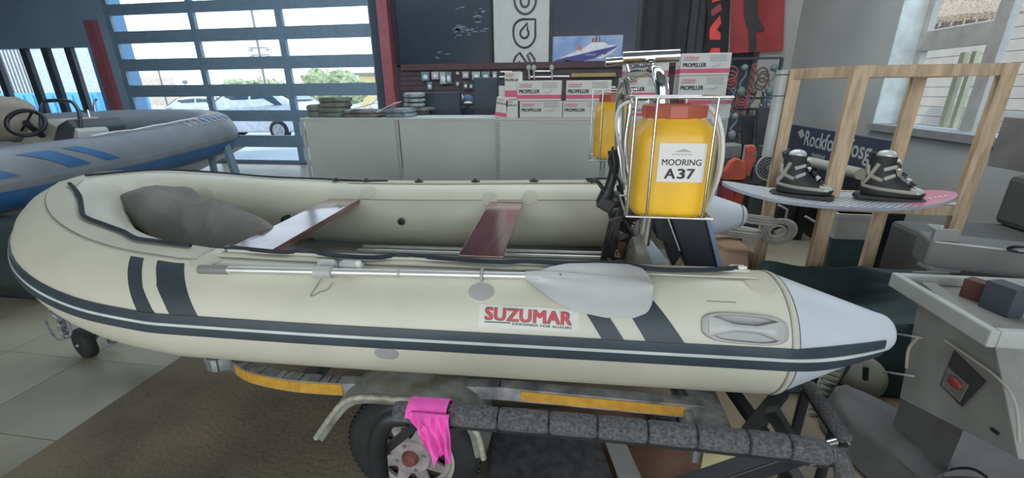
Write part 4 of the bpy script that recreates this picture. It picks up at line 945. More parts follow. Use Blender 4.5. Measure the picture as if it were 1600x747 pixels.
propbox((773, 152, 791, 185.5), BY+.01, .2, 'narrow propeller carton end leaning at the left of the stack', narrow=True, tilt=radians(8), band=(.06, .26))
propbox((780, 134, 792, 185.5), BY+.24, .1, 'small white carton half hidden behind the leaning narrow carton', text=None)
propbox((968, 121, 1042, 155), BY, .22, 'propeller carton seen through the bend of the steel arch')
propbox((970, 157, 1044, 185.5), BY+.01, .22, 'propeller carton on the shelf, hidden mostly behind the two canisters')
propbox((975, 84, 1044, 119), BY+.03, .22, 'white propeller carton behind the horizontal steel roller', band=(-.001, .25))
propbox((1066, 155, 1139, 186), BY+.02, .22, 'propeller carton on the shelf behind the large canister basket, lowest of three', band=(.75, .95))
propbox((1058, 118, 1133, 154), BY+.01, .22, 'propeller carton, middle one of the stack of three at the right end', band=(.01, .12))
propbox((1062, 83, 1139, 117.5), BY, .22, 'propeller carton on top of the stack of three at the right end')
# garments and things along the shelf top
def folded(name, px0, px1, pytop, Y, dep, mtl, label, n=3, cat_='clothing', grp=None, z0=GT):
    a = atY(px0, 185, Y); b_ = atY(px1, 185, Y); zt = atY((px0+px1)/2, pytop, Y).z; h = (zt-z0)/n
    t = thing(name, ((a.x+b_.x)/2, Y+dep/2, z0), label, cat_, grp)
    for i in range(n):
        c = ((a.x+b_.x)/2+random.uniform(-.01, .01), Y+dep/2, z0+h*(i+.5))
        M('fold', blob(c, ((b_.x-a.x)/2, dep/2, h*.56), 24, 10, .10, i+px0, p=5, fz=2.5), mtl, t, True)
    return t
OL = mat('olive_cloth', (.17, .20, .17), .9, var=.2, scale=12, bump=.3, bscale=30)
folded('folded_garments', 480, 500, 164, 4.26, .25, OL, 'small olive folded garment at the left end of the shelving top', 2)
folded('folded_garments', 497, 533, 152, 4.26, .3, OL, 'taller stack of olive folded garments near the left end of the shelving', 4)
folded('folded_garments', 533, 590, 172, 4.24, .3, mat('brown_grey_cloth', (.20, .19, .18), .9, var=.3, scale=10), 'low brown grey folded garments in the middle of the left bay', 2)
folded('folded_garments', 597, 637, 170, 4.25, .3, mat('blue_grey_cloth', (.20, .26, .30), .9, var=.3, scale=10), 'pale blue folded garment beside the magazines, right end of the first bay', 2)
for (a, b_, l) in (((545, 172), (580, 163), 'white magazine lying on the brown grey garments'), ((588, 176), (618, 161), 'open white magazine tilted against the pale blue garment')):
    p, q = atY(*a, 4.22), atY(*b_, 4.30)
    M('magazine', prism([p, q, q+Vector((.02, .12, .01)), p+Vector((.02, .12, .01))], (0, 0, .006)), WHITE, label=l, cat='magazine')
PLB = mat('clear_plastic_packs', (.32, .38, .38), .35, var=.4, scale=22)
for k, (y0, y1, l) in enumerate(((144, 153, 'top one'), (153, 160, 'middle one'), (160, 167, 'lowest one'))):
    a = atY(634, y1, 4.75); b_ = atY(662, y0, 4.75)
    M('plastic_pack', blob(((a.x+b_.x)/2, 4.75, (a.z+b_.z)/2), ((b_.x-a.x)/2, .1, (b_.z-a.z)/2*.95), 16, 8, .1, k, p=4), PLB, smooth=True, label='clear wrapped clothing pack beside the dark crates, '+l, cat='pack')
rk = thing('pack_shelf', (atY(648, 180, 4.8).x, 4.8, 0), 'small display stand holding the clear clothing packs', 'stand')
a = atY(630, 168, 4.7); b_ = atY(668, 168, 4.7); M('top', bb(a.x, b_.x, 4.66, 4.95, a.z-.03, a.z-.005), MGREY, rk)
M('column', bb(a.x+.05, b_.x-.05, 4.75, 4.9, 0, a.z-.03), MGREY, rk)
SB = mat('slate_blue_vinyl', (.040, .055, .078), .6, var=.1)
for (x0, x1, y0, Y, l) in ((652, 719, 144, 4.96, 'large slate blue padded seat back behind the shelving'), (722, 739, 168, 5.2, 'low slate block under the striped cap'), (741, 778, 121, 4.98, 'tall dark padded chair back left of the leaning propeller carton')):
    a = atY(x0, 190, Y); b_ = atY(x1, 190, Y); zt = atY(x0, y0, Y).z
    t = thing('seat_back', ((a.x+b_.x)/2, Y, 0), l, 'chair')
    M('cushion', bb(a.x, b_.x, Y, Y+.14, .85, zt), SB, t, bevel=.015); M('cushion_seam', bb(a.x+.01, b_.x-.01, Y-.004, Y, .85+(zt-.85)*.62, .85+(zt-.85)*.63), BLACK, t)
    M('stem', tube([((a.x+b_.x)/2, Y+.07, 0), ((a.x+b_.x)/2, Y+.07, .9)], .03, 10), BLACK, t, True); M('base', lathe(((a.x+b_.x)/2, Y+.07, 0), ZZ, [(0, .12), (.02, .12), (.04, .04)], 16), BLACK, t, True)
cp_ = atY(729, 160, 5.25); t = thing('peaked_cap', cp_, 'blue cap with a cream peak resting beside the dark chair back', 'cap')
M('crown', blob(cp_+Vector((0, .06, .02)), (.075, .08, .07), 16, 10), mat('faded_blue_cloth', (.06, .12, .20), .8), t, True)
M('peak', blob(cp_+Vector((.025, -.03, -.005)), (.055, .05, .018), 16, 8, fz=1), mat('cream_peak', (.62, .62, .42), .7), t, True)
p = atY(703, 146, 4.85); M('cap_dome', blob(p+Vector((0, .3, -.045)), (.075, .06, .055), 14, 8), WHITE, smooth=True, label='white domed cap behind the slate seat back', cat='cap')
for o_ in [o for o in bpy.data.objects if o.name.startswith('cap_dome')]: pass

# ------------------------------------------------------------ back wall displays
HY = WY-.03
M('display_rail', bb(atY(628, 105, HY).x, atY(1062, 105, HY).x, WY-.10, WY, 2.02, 2.14), mat('brown_display_rail', (.09, .05, .05), .7), label='long brown rail along the back wall under the posters', cat='rail')
sw = thing('slatwall_panel', (-2, WY, 0), 'dark slotted display panel on the back wall below the brown rail', 'panel')
SWM = mat('maroon_slatwall', (.075, .055, .06), .7)
xa, xb_ = atY(626, 120, HY).x, atY(1062, 120, HY).x
for i in range(16): M('slat', bb(xa, xb_, WY-.054, WY-.024, .42+i*.10, .42+i*.10+.09), SWM, sw)
M('slat_backing', bb(xa, xb_, WY-.022, WY-.002, .3, 2.02), BLACK, sw)
def wallpack(x0, y0, x1, y1, mt, label):
    a = atY(x0, y1, WY-.12); b_ = atY(x1, y0, WY-.12)
    t = thing('packaged_part', ((a.x+b_.x)/2, WY-.12, a.z), label, 'package', 'small packaged parts hanging on the slotted panel')
    M('card', bb(a.x, b_.x, WY-.13, WY-.11, a.z, b_.z), mt, t); M('hook', tube([((a.x+b_.x)/2, WY-.15, b_.z-.01), ((a.x+b_.x)/2, WY-.05, b_.z-.01)], .006, 6), STEEL, t)
    M('blister', blob(((a.x+b_.x)/2, WY-.13, a.z+(b_.z-a.z)*.4), ((b_.x-a.x)*.32, .02, (b_.z-a.z)*.28), 10, 6), WHITE if mt is not WHITE else LGREY, t, True)
TEAL = mat('pale_teal_card', (.16, .26, .30), .6); PK = mat('pale_card', (.42, .45, .45), .6); DKC = mat('dark_card', (.10, .11, .12), .6)
wp = [(659, 112, 670, 126, TEAL, 'pale teal card pack, leftmost on the slotted panel'), (675, 112, 685, 124, PK, 'pale card pack beside the leftmost teal one'), (688, 112, 697, 131, PK, 'longer pale card pack, upper row'), (697, 112, 705, 130, TEAL, 'teal card pack touching the longer pale one'),
 (713, 112, 717, 117, PK, 'tiny square pack, upper row above the cap'), (723, 112, 732, 122, PK, 'white fork-shaped pack, upper row'), (738, 112, 750, 125, PK, 'wide pale pack in upper row left of the chair back'), (753, 112, 765, 125, TEAL, 'teal striped pack in upper row above the chair back'), (770, 112, 776, 125, PK, 'narrow white pack beside the tall propeller carton'),
 (668, 128, 675, 140, TEAL, 'small teal pack in the lower row'), (713, 128, 717, 134, PK, 'tiny square pack in the lower row'), (724, 128, 731, 139, DKC, 'brown round pack in the lower row'), (734, 132, 738, 138, PK, 'tiny white pack above the cap'), (741, 127, 748, 133, PK, 'small grey pack above the chair back'), (765, 127, 769, 133, PK, 'very small white pack right of the chair back')]
for a in wp: wallpack(*a)
for k, (x0, y, x1, l) in enumerate(((782, 112, 800, 'upper left'), (836, 111, 860, 'upper middle'), (780, 120, 790, 'lower left'), (826, 120, 862, 'lower long'), (860, 119, 890, 'brightest long'), (952, 136, 962, 'small right'))):
    a, b_ = atY(x0, y, WY-.08), atY(x1, y, WY-.08)
    M('display_arm', beam(a, b_, .02, .025), mat('bright_steel_arm', (.8, .82, .82), .3, .3), sw)
for k, (x, l) in enumerate(((826, 'left'), (834, 'middle'), (862, 'right'))):
    a = atY(x, 106, WY-.12); b_ = atY(x+1, 124, WY-.12)
    M('hanging_bracket', join(tube([a, b_], .018, 8), blob(a, (.05, .03, .06), 8, 6)), LGREY, smooth=True, label='grey clamp hanging below the letter banner, %s one' % l, cat='bracket')
def poster(name, x0, x1, y0, y1, mt, label, cat_, fr=.05):
    a = atY(x0, y1, HY); b_ = atY(x1, y1, HY); z1 = 4.0
    t = thing(name, ((a.x+b_.x)/2, HY, a.z), label, cat_)
    M('sheet', bb(a.x+fr, b_.x-fr, HY-.02, HY, a.z+fr*.4, z1), mt, t)
    if fr: M('frame', join(bb(a.x, a.x+fr, HY-.04, HY, a.z, z1), bb(b_.x-fr, b_.x, HY-.04, HY, a.z, z1), bb(a.x, b_.x, HY-.04, HY, a.z, a.z+fr*.4)), BLACK, t)
    return t, a.x+fr, b_.x-fr, a.z, z1
t, xa, xb_, z0, z1 = poster('dark_poster', 622, 770, 0, 104, mat('dark_blue_print', (.020, .034, .052), .35, var=.1), 'large dark blue poster with pale speckled map marks on the back wall', 'poster', .06)
random.seed(11)
sp = []
for (cx_, cy_, sx_, sy_, n) in ((727, 45, 22, 10, 26), (745, 28, 10, 10, 12), (716, 48, 6, 7, 22), (690, 85, 10, 12, 6), (720, 14, 6, 8, 5), (752, 20, 5, 6, 9)):
    for i in range(n):
        p = atY(random.gauss(cx_, sx_*.45), min(random.gauss(cy_, sy_*.45), 98), HY-.021); L_ = random.uniform(.015, .06)
        if xa < p.x-L_ and p.x+L_ < xb_: sp.append(bb(p.x-L_, p.x+L_, HY-.0215, HY-.0195, p.z-.008, p.z+.008))
M('printed_marks', join(*sp), mat('pale_print', (.20, .26, .30), .6), t)
# chrome letter banner
t, xa, xb_, z0, z1 = poster('letter_banner', 773, 857, 0, 104.5, mat('pale_banner', (.52, .53, .50), .5, var=.04), 'pale vertical banner with outlined chrome letters on the back wall', 'banner', 0)
def B(x, y): return atY(x, y, HY-.024)
# letter outlines traced at true size on the banner
OUT = mat('charcoal_outline', (.06, .065, .07), .4); CHR = mat('brushed_letter_fill', (.33, .34, .33), .4, var=.4, scale=1.2, stretch=(4, 1, 1))
def arcp(cx_, cy_, rx, ry, a0, a1, n=20): return [(cx_+rx*cos(radians(a0+(a1-a0)*i/n)), cy_+ry*sin(radians(a0+(a1-a0)*i/n))) for i in range(n+1)]
def ptube(P, r=.022, closed=True): return tube([B(*p) for p in P], r, 6, closed=closed)
g1 = arcp(820.5, -2, 17, 24, 0, 180)+[(803, -40), (838, -40)]
i1 = arcp(820, 2, 6.5, 9, 0, 360)[:-1]
g2 = [(836.5, 30), (836.5, 55)]+arcp(819.5, 52, 17.3, 22.5, 0, 180)+arcp(819.5, 46, 17.3, 16, 180, 268)
i2 = [(824, 36), (824, 46)]+arcp(819.5, 52, 6.5, 7.5, -50, 230)[1:]
g3 = [(802, 103), (803, 95), (806, 88), (812, 82), (823, 98), (820, 103)]
g3b = [(824, 86), (828, 82), (835, 92), (836.5, 103), (829, 103), (828, 96)]
M('letter', prism([B(*p)+Vector((0, .006, 0)) for p in g1], (0, .004, 0)), CHR, t); M('letter_outline', join(ptube(g1), ptube(i1)), OUT, t)
M('letter', prism([B(*p)+Vector((0, .006, 0)) for p in g2], (0, .004, 0)), CHR, t); M('letter_outline', join(ptube(g2), ptube(i2)), OUT, t)
M('letter_counter', join(prism([B(*p)+Vector((0, .002, 0)) for p in i2], (0, .005, 0)), prism([B(*p)+Vector((0, .002, 0)) for p in i1], (0, .005, 0))), mat('pale_banner', (0,)*3), t)
M('letter_outline', join(ptube(g3), ptube(g3b), ptube([(808, 103), (811, 96), (816, 103)], closed=False)), OUT, t)
# framed print of a patrol boat
t, xa, xb_, z0, z1 = poster('framed_print', 857.5, 996, 0, 105, mat('dusk_blue_print', (.018, .030, .060), .3, var=.25, scale=.6), 'framed dark blue print of a white and navy patrol boat at sea', 'picture', .07)
z2 = atY(920, 56, HY).z
M('lit_sea', bb(xa, xb_-.25, HY-.022, HY-.0195, z0+.03, z2), mat('sunlit_sea_print', (.12, .22, .46), .5, var=.35, scale=3, col2=(.35, .45, .62)), t)  # sea print brightened to carry the sunlit lower band in its colour
M('hull', prism([B(866, 95), B(880, 90), B(966, 71), B(958, 78), B(940, 88), B(905, 97), B(872, 99)], (0, .002, 0)), mat('navy_hull_print', (.06, .06, .26), .5), t)
M('superstructure', prism([B(870, 93), B(884, 87), B(900, 80), B(903, 78), B(906, 79), B(925, 66), B(945, 66), B(950, 70), B(966, 71), B(930, 79), B(885, 90)], (0, .0015, 0)), mat('white_print', (.72, .74, .76), .5), t)
M('funnel', join(prism([B(903, 70), B(908, 70), B(909, 79), B(902, 79)], (0, .0012, 0)), prism([B(926, 60), B(934, 58), B(934, 66), B(926, 66)], (0, .0012, 0))), mat('orange_print', (.60, .16, .10), .5), t)
M('mast', join(*[beam(B(x, y0_), B(x, y1_), .02, .01, YY) for x, y0_, y1_ in ((932, 48, 66), (937, 56, 66), (926, 60, 66))]), OUT, t)
M('bow_wave', join(prism([B(862, 100), B(885, 94), B(930, 99), B(950, 102), B(862, 103)], (0, .0011, 0)), prism([B(930, 90), B(960, 76), B(966, 73), B(955, 84), B(938, 92)], (0, .0011, 0))), mat('white_print', (0,)*3), t)
M('hull_marks', bb(B(915, 86).x, B(931, 86).x, HY-.026, HY-.0235, B(915, 87).z, B(915, 84).z), mat('pale_print', (0,)*3), t)
# brass coloured plate under the print
M('name_plate', bb(atY(893, 118, HY-.08).x, atY(962, 118, HY-.08).x, WY-.14, WY-.10, atY(930, 120, HY-.1).z, atY(930, 114, HY-.1).z), mat('brass_strip', (.30, .23, .10), .4, .3), label='narrow brass coloured strip on the rail right of the framed print', cat='strip')
# dark hanging panels and flags on the right
CH1 = mat('charcoal_fabric', (.030, .032, .036), .8, var=.15, scale=3)
for (x0, x1, l, mt) in ((1000, 1066, 'wide charcoal hanging fabric panel right of the framed print', CH1), (1068, 1104, 'slightly paler charcoal fabric panel beside the red lettered banner', mat('soft_charcoal', (.055, .058, .062), .8))):
    a, b_ = atY(x0, 104, HY), atY(x1, 104, HY)
    M('fabric_panel', shell(lambda u, v: Vector((a.x+(b_.x-a.x)*u, WY-.10+.02*sin(u*18), 1.9+2.1*v)), 24, 4, (0, .01, 0), 1), mt, smooth=True, label=l, cat='banner')
t = thing('tall_banner', atY(1125, 110, 9.1), 'tall black feather banner with slanted red letter shapes', 'banner')
fb = 9.1
def Q(x, y, Y=9.09): return atY(x, y, Y)
M('banner_cloth', prism([Q(1105, -60, fb), Q(1105, 110, fb), Q(1140, 110, fb), Q(1144, -60, fb)], (0, .02, 0)), mat('black_banner_cloth', (.022, .022, .025), .8), t)
RL = mat('bright_red_print', (.75, .07, .06), .6)
M('letter', prism([Q(1109, 62), Q(1109, 45), Q(1114, 37), Q(1125, 24), Q(1127, 36), Q(1120, 46), Q(1126, 52), Q(1126, 62)], (0, .008, 0)), RL, t)
M('letter', prism([Q(1111, 16), Q(1126, 5), Q(1128, 16), Q(1112, 26)], (0, .008, 0)), mat('dull_red_print', (.32, .05, .07), .6), t)
M('letter', prism([Q(1108, 83), Q(1112, 75), Q(1125, 75), Q(1125, 83)], (0, .008, 0)), RL, t)
M('letter', prism([Q(1112, -8), Q(1127, -10), Q(1127, 0), Q(1113, 4)], (0, .008, 0)), RL, t)
M('banner_edge', beam(Q(1139, 110, fb), Q(1146, -60, fb), .05, .02, YY), mat('pale_hem', (.35, .35, .33), .8), t)
t = thing('red_flag', Q(1180, 80, 9.0), 'red wall flag with a dark figure silhouette in the back right corner', 'flag')
M('flag_cloth', shell(lambda u, v: (lambda p: Vector((p.x, 9.0+.03*sin(u*10+v), p.z)))(Q(1141+82*u+4*v, (83-3*u)*(1-v)-60*v, 9.0)), 24, 8, (0, .012, 0), 1), mat('faded_red_cloth', (.36, .055, .06), .8, var=.15, scale=2), t, True)
M('silhouette', prism([Q(x, y, 8.955) for x, y in ((1163, -40), (1163, 20), (1165, 34), (1169, 44), (1171, 66), (1170, 80), (1182, 80), (1182, 68), (1181, 50), (1192, 48), (1194, 44), (1189, 36), (1184, 20), (1186, -40))], (0, .004, 0)), mat('dark_silhouette', (.05, .045, .05), .8), t)
# hardware hanging in the corner under the flags
random.seed(21)
cols = [mat('dull_blue_gear', (.08, .12, .18), .6), mat('dull_teal_gear', (.12, .18, .17), .6), MGREY, mat('brown_gear', (.10, .07, .055), .7), LGREY, mat('dull_red_gear', (.25, .06, .06), .6)]
gr_ = thing('tackle_rack', (atY(1180, 100, 7.2).x, 7.2, 0), 'tall dark rack in the back right corner holding coiled rigging', 'rack')
a, b_ = atY(1143, 92, 7.2), atY(1222, 92, 7.2)
for z in (a.z, a.z-.55, a.z-1.1): M('rack_bar', beam((a.x, 7.2, z), (b_.x, 7.2, z), .03, .03), BLACK, gr_)
for x in (a.x, b_.x): M('rack_post', bb(x-.02, x+.02, 7.18, 7.22, 0, a.z), BLACK, gr_)
desc = ['blue', 'teal', 'grey', 'brown', 'pale grey', 'dull red']
for i in range(15):
    x = 1147+(i % 5)*16+random.uniform(-3, 3); y = 100+(i//5)*38; ci = random.randrange(6)
    p = atY(x, y, 7.12); L_ = random.uniform(.28, .42)
    kind = i % 3
    if kind == 0: g_ = join(*[torus(p+Vector((random.uniform(-.02, .02), 0, -.12-.05*j)), (random.uniform(-.3, .3), 1, 0), .07+.02*random.random(), .012, 16, 6) for j in range(4)])
    elif kind == 1: g_ = join(tube(cat([p, p+Vector((.03, 0, -L_*.4)), p+Vector((-.03, 0, -L_*.7)), p+Vector((.01, 0, -L_))], 4), .014, 6), blob(p+Vector((.0, 0, -L_)), (.06, .05, .07), 10, 6, .2, i), blob(p+Vector((0, 0, -.05)), (.05, .05, .05), 10, 6, .2, i+5))
    else: g_ = join(*[torus(p+Vector((0, 0, -.03-.05*j)), (j % 2, (j+1) % 2, .1), .028, .009, 10, 5) for j in range(8)])
    M(['coiled_line', 'rigging_block', 'hanging_chain'][kind], g_, cols[ci], smooth=True, label='%s %s hanging on the corner rack, %s row, %s place from the left' % (desc[ci], ['coiled line', 'rigging block', 'chain'][kind], ['top', 'middle', 'bottom'][i//5], ['first', 'second', 'third', 'fourth', 'fifth'][i % 5]), cat='rigging', group='rigging hanging on the corner rack')

# ------------------------------------------------------------ grey RIB boat on the left
rb_ = thing('rigid_inflatable', (-6.0, 5.0, 0), 'grey and blue rigid inflatable boat on the left by the garage door', 'boat')
RG = mat('ash_grey_pvc', (.20, .225, .25), .45, var=.08); RB = mat('royal_blue_pvc', (.035, .13, .30), .45, var=.1)
rc = [atD(-260, 318, 3.0), atD(-120, 300, 3.3), atD(0, 282, 3.65), atD(75, 268, 4.05), atD(150, 254, 4.5), atD(215, 241, 4.95), atD(275, 227, 5.4), atD(315, 217, 5.75), atD(338, 209, 6.1), atD(330, 201, 6.5), atD(300, 198, 6.85), atD(250, 197, 7.0), atD(180, 199, 7.0), atD(100, 203, 6.9), atD(0, 208, 6.8), atD(-150, 215, 6.6)]
RCP = cat(rc, 8); RS = [0]
for i in range(1, len(RCP)): RS.append(RS[-1]+(RCP[i]-RCP[i-1]).length)
RL_ = RS[-1]; import bisect
def rcp(s):
    s = min(max(s, 0), RL_); i = min(max(bisect.bisect_right(RS, s)-1, 0), len(RCP)-2); return RCP[i].lerp(RCP[i+1], (s-RS[i])/(RS[i+1]-RS[i]))
RR = .265
def RP(s, psi, off=0):
    s = min(max(s, 0), RL_); t = (rcp(s+.05)-rcp(s-.05)).normalized(); o = -ZZ.cross(t).normalized(); b = o.cross(t); b = b if b.z > 0 else -b
    a = radians(psi); return rcp(s)+(o*cos(a)+b*sin(a))*(RR+off)
def rpatch(s0, s1, p0, p1, off, nu, nv=8):
    f = lambda o_: grid(lambda u, v: RP((s0(v) if callable(s0) else s0)*(1-u)+(s1(v) if callable(s1) else s1)*u, p0+(p1-p0)*v, o_), nu, nv)
    A = f(off); return A
M('main_tube', grid(lambda u, v: RP(RL_*u, 360*v), 180, 32), RG, rb_, True)
M('lower_stripe', rpatch(0, RL_, -50, -12, .010, 150, 6), RB, rb_, True, label='broad blue lower stripe')
M('upper_stripe', rpatch(3.0, RL_*.62, 62, 74, .006, 60, 3), RB, rb_, True)
def rs_at(px):
    best = None
    for i in range(300):
        s = RL_*.6*i/300; q = rcp(s)-CP; x = CCX+CF*q.dot(cR)/q.dot(cf)
        if best is None or abs(x-px) < best[0]: best = (abs(x-px), s)
    return best[1]
for (xa_, xb2, ya_, yb2) in ((12, 58, 60, 112), (82, 108, 118, 152), (-90, -50, -40, 10)):
    M('blue_panel', rpatch(lambda v, a=rs_at(xa_), b=rs_at(xa_+50): a*v+b*(1-v), lambda v, a=rs_at(xb2), b=rs_at(xb2+46): a*v+b*(1-v), 10, 52, .004, 8, 10), RB, rb_, True)
M('grab_rope', join(*[tube([RP(s, 80, .012), RP(s+.25, 76, .03), RP(s+.5, 80, .012)], .010, 6) for s in [rs_at(150), rs_at(215), rs_at(260)]]), WHITE, rb_, True)
M('anti_slip_ribs', join(*[tube([RP(rs_at(290)+.09*i, p, .006) for p in (48, 62, 76, 90, 104)], .010, 6) for i in range(11)]), mat('pale_rib', (.40, .43, .46), .5), rb_, True)
M('deck', prism([rcp(.2)+Vector((0, .2, -.1)), rcp(3.0)+Vector((0, .2, -.1)), rcp(RL_*.5)+Vector((-.2, 0, -.15)), rcp(RL_-3)+Vector((0, -.2, -.12)), rcp(RL_-.2)+Vector((0, -.2, -.12))], (0, 0, -.04)), MGREY, rb_)
M('keel_hull', prism([rcp(.2)+Vector((0, .05, -.1)), rcp(rs_at(250))+Vector((0, .05, -.1)), rcp(rs_at(300))+Vector((-.1, .3, -.45)), rcp(.2)+Vector((0, .3, -.62))], (0, .9, 0)), mat('pale_hull', (.35, .36, .37), .4), rb_)
M('console', join(prism([atD(28, 228, 4.9), atD(80, 232, 4.9), atD(92, 200, 4.9), atD(70, 186, 4.9), atD(50, 190, 4.9)], (.1, .5, 0))), mat('beige_console', (.38, .36, .30), .5), rb_, bevel=.02)
M('dark_seat', prism([atD(80, 230, 4.85), atD(112, 228, 4.85), atD(118, 200, 4.85), atD(104, 186, 4.85), atD(88, 196, 4.85)], (.1, .5, 0)), mat('charcoal_seat', (.06, .065, .075), .6), rb_, bevel=.02)
M('seat_side', prism([atD(112, 230, 4.84), atD(124, 226, 4.84), atD(122, 206, 4.84), atD(116, 200, 4.84)], (.05, .3, 0)), LGREY, rb_, bevel=.01)
M('rail_hoop', tube(cat([atD(64, 205, 4.9), atD(64, 178, 4.9), atD(66, 162, 4.9), atD(76, 157.5, 4.9), atD(108, 158, 4.9), atD(118, 165, 4.9), atD(124, 178, 4.9), atD(126, 200, 4.9)], 6), .020, 10), mat('dark_steel_hoop', (.10, .12, .15), .3, .6), rb_, True)
cw = atD(41, 192, 4.6)
st = M('steering_wheel', torus(cw, cam.matrix_world.to_3x3() @ Vector((.45, .35, 1)), .150, .022, 32, 10), BLACK, rb_, True)
M('wheel_spoke', join(*[beam(cw, cw+(cam.matrix_world.to_3x3() @ Vector((cos(a)*.14, sin(a)*.14, -.06))), .02, .012) for a in (pi/2, pi*7/6, pi*11/6)]), BLACK, st)
M('helm_bracket', tube([cw, cw+Vector((-.15, .2, -.15))], .035, 10), BLACK, rb_, True)
M('canvas_seat', blob(atD(8, 186, 5.0), (.30, .3, .26), 18, 12, .15, 4), mat('sand_canvas', (.30, .27, .22), .85), rb_, True)
M('side_rail', tube(cat([atD(152, 154, 6.9), atD(147, 162, 6.9), atD(150, 178, 6.9), atD(160, 188, 6.9)], 5), .015, 8), STEEL, rb_, True)
M('ladder_rail', join(tube([atD(126, 173, 6.5), atD(137, 176, 6.5)], .012, 6), tube([atD(126, 184, 6.5), atD(140, 186, 6.5)], .012, 6), tube([atD(137, 172, 6.5), atD(142, 190, 6.5)], .012, 6)), STEEL, rb_, True)
p0_ = atD(330, 240, 5.85)
M('bow_stand', join(beam((p0_.x-.05, p0_.y, 0), (p0_.x+.0, p0_.y, p0_.z+.1), .06, .06), beam((p0_.x+.3, p0_.y+.1, 0), (p0_.x+.15, p0_.y+.1, p0_.z+.15), .10, .06)), DOORF, rb_)
for q in (.25, .7):
    p = rcp(rs_at(-40 if q < .5 else 180)); M('cradle_leg', beam((p.x, p.y+.6, 0), (p.x, p.y+.5, p.z-.45), .08, .08), MGREY, rb_)
p = atD(372, 268, 6.3); t = thing('jockey_wheel', (p.x, p.y, 0), 'small dark trailer jockey wheel standing beyond the bow by the door', 'wheel')
M('tyre', torus((p.x, p.y, .10), (1, .4, 0), .075, .028, 20, 8), RUBBER, t, True)
M('stem', tube([(p.x, p.y, .1), (p.x, p.y, .38)], .022, 8), MGREY, t, True); M('crank', tube([(p.x, p.y, .38), (p.x+.1, p.y, .40)], .012, 8), MGREY, t, True); M('fork', join(blob((p.x-.12, p.y, .17), (.14, .05, .05), 10, 6)), MGREY, t, True)
# dark hull and pale plank at the left edge
p = Vector((-4.35, 2.75, 0))
t = thing('covered_engine', p, 'dark green covered engine on the floor at the left edge', 'engine')
M('cover', blob((p.x-.15, p.y, .34), (.52, .36, .34), 24, 14, .18, 9, p=2.6), mat('deep_green_cover', (.030, .045, .043), .7, var=.25), t, True)
M('skid', bb(p.x-.6, p.x+.3, p.y-.2, p.y+.2, 0, .05), BLACK, t)
M('pale_plank', beam(atD(24, 352, 3.9), atD(-2, 455, 3.75), .035, .10), mat('pale_grey_board', (.40, .44, .44), .6), label='pale board leaning on the dark green cover at the left edge', cat='board')

# ------------------------------------------------------------ wooden stand with wakeboard, right
zt_ = 1.72
sA, sB, sC = atZ(1243, 108, zt_), atZ(1346, 103, zt_), atZ(1578, 99, zt_)
sD = sA+sC-sB
ws = thing('timber_stand', (sA+sC)/2-Vector((0, 0, zt_)), 'open pine timber stand on the right holding the wakeboard', 'stand')
vd = (sC-sB).normalized(); vs_ = (sA-sB).normalized()
def post(p, nm='post', w1=.042, w2=.085, z1=zt_):
    V, F = beam((p.x, p.y, 0), (p.x, p.y, z1), w1, w2, vd.cross(ZZ)); return M(nm, (V, F), PINE, ws)
for p in (sA, sC, sD): post(p, w1=.075, w2=.04)
post(sB, w1=.085, w2=.045)
def rail(a, b, z, ht=.065, th=.038): return M('top_rail' if z > 1.4 else 'shelf_rail', beam((a.x, a.y, z), (b.x, b.y, z), th, ht), PINE, ws)
rail(sA, sB, zt_-.03); rail(sB, sC, zt_-.03); rail(sA, sD, zt_-.03); rail(sD, sC, zt_-.03)
zs = .875
rail(sA, sB, zs); rail(sB, sC, zs); rail(sA, sD, zs); rail(sD, sC, zs)
M('pale_strip', beam(sB+ZZ*(zs+.042-zt_), sC+ZZ*(zs+.042-zt_), .03, .012), WHITE, ws)
M('cross_slat', beam(sB.lerp(sC, .8)+ZZ*(zs+.04-zt_), sA.lerp(sD, .8)+ZZ*(zs+.04-zt_), .07, .015), PINE, ws)
M('cross_slat', beam(sB.lerp(sC, .25)+ZZ*(zs+.04-zt_), sA.lerp(sD, .25)+ZZ*(zs+.04-zt_), .07, .015), PINE, ws)
pp_ = sA-vd*.075
t = thing('plastic_pipe', (pp_.x, pp_.y, 0), 'white plastic pipe strapped upright to the left post of the timber stand', 'pipe')
M('pipe', tube([(pp_.x, pp_.y, 1.14), (pp_.x, pp_.y, zt_-.005)], .036, 20), mat('grey_white_pvc', (.48, .51, .49), .4), t, True)
for z in (zt_-.035, zt_-.17): M('strap', torus((pp_.x, pp_.y, z), ZZ, .038, .003, 20, 6), BLACK, t, True)
# wakeboard
wa_, wb_ = atY(1128, 285, 3.02), atY(1494, 297, 2.86)
wa_.z = 1.00; wb_.z = 1.005; wL = (wb_-wa_).length; wd_ = (wb_-wa_).normalized(); wn = ZZ.cross(wd_).normalized()
def wk(u, v, o=0):
    x = u*wL; w_ = .215*(1-abs(2*u-1)**3.2)**.5 if 0 < u < 1 else .004
    z = .935+.075*abs(2*u-1)**2.4+o
    c = wa_+wd_*x; return Vector((c.x, c.y, 0))+wn*((2*v-1)*w_)+Vector((0, 0, z))
wkb = thing('wakeboard', (wa_+wb_)/2-Vector((0, 0, .07)), 'patterned pink and white wakeboard lying on the timber stand', 'wakeboard')
mw = bpy.data.materials.new('wakeboard_graphic'); mw.use_nodes = True; n = mw.node_tree.nodes; L = mw.node_tree.links; MC['wk'] = mw
b_ = n['Principled BSDF']; b_.inputs['Roughness'].default_value = .3
tcn = n.new('ShaderNodeTexCoord'); mp = n.new('ShaderNodeMapping'); L.new(tcn.outputs['Object'], mp.inputs[0]); mp.inputs['Rotation'].default_value = (0, 0, .9)
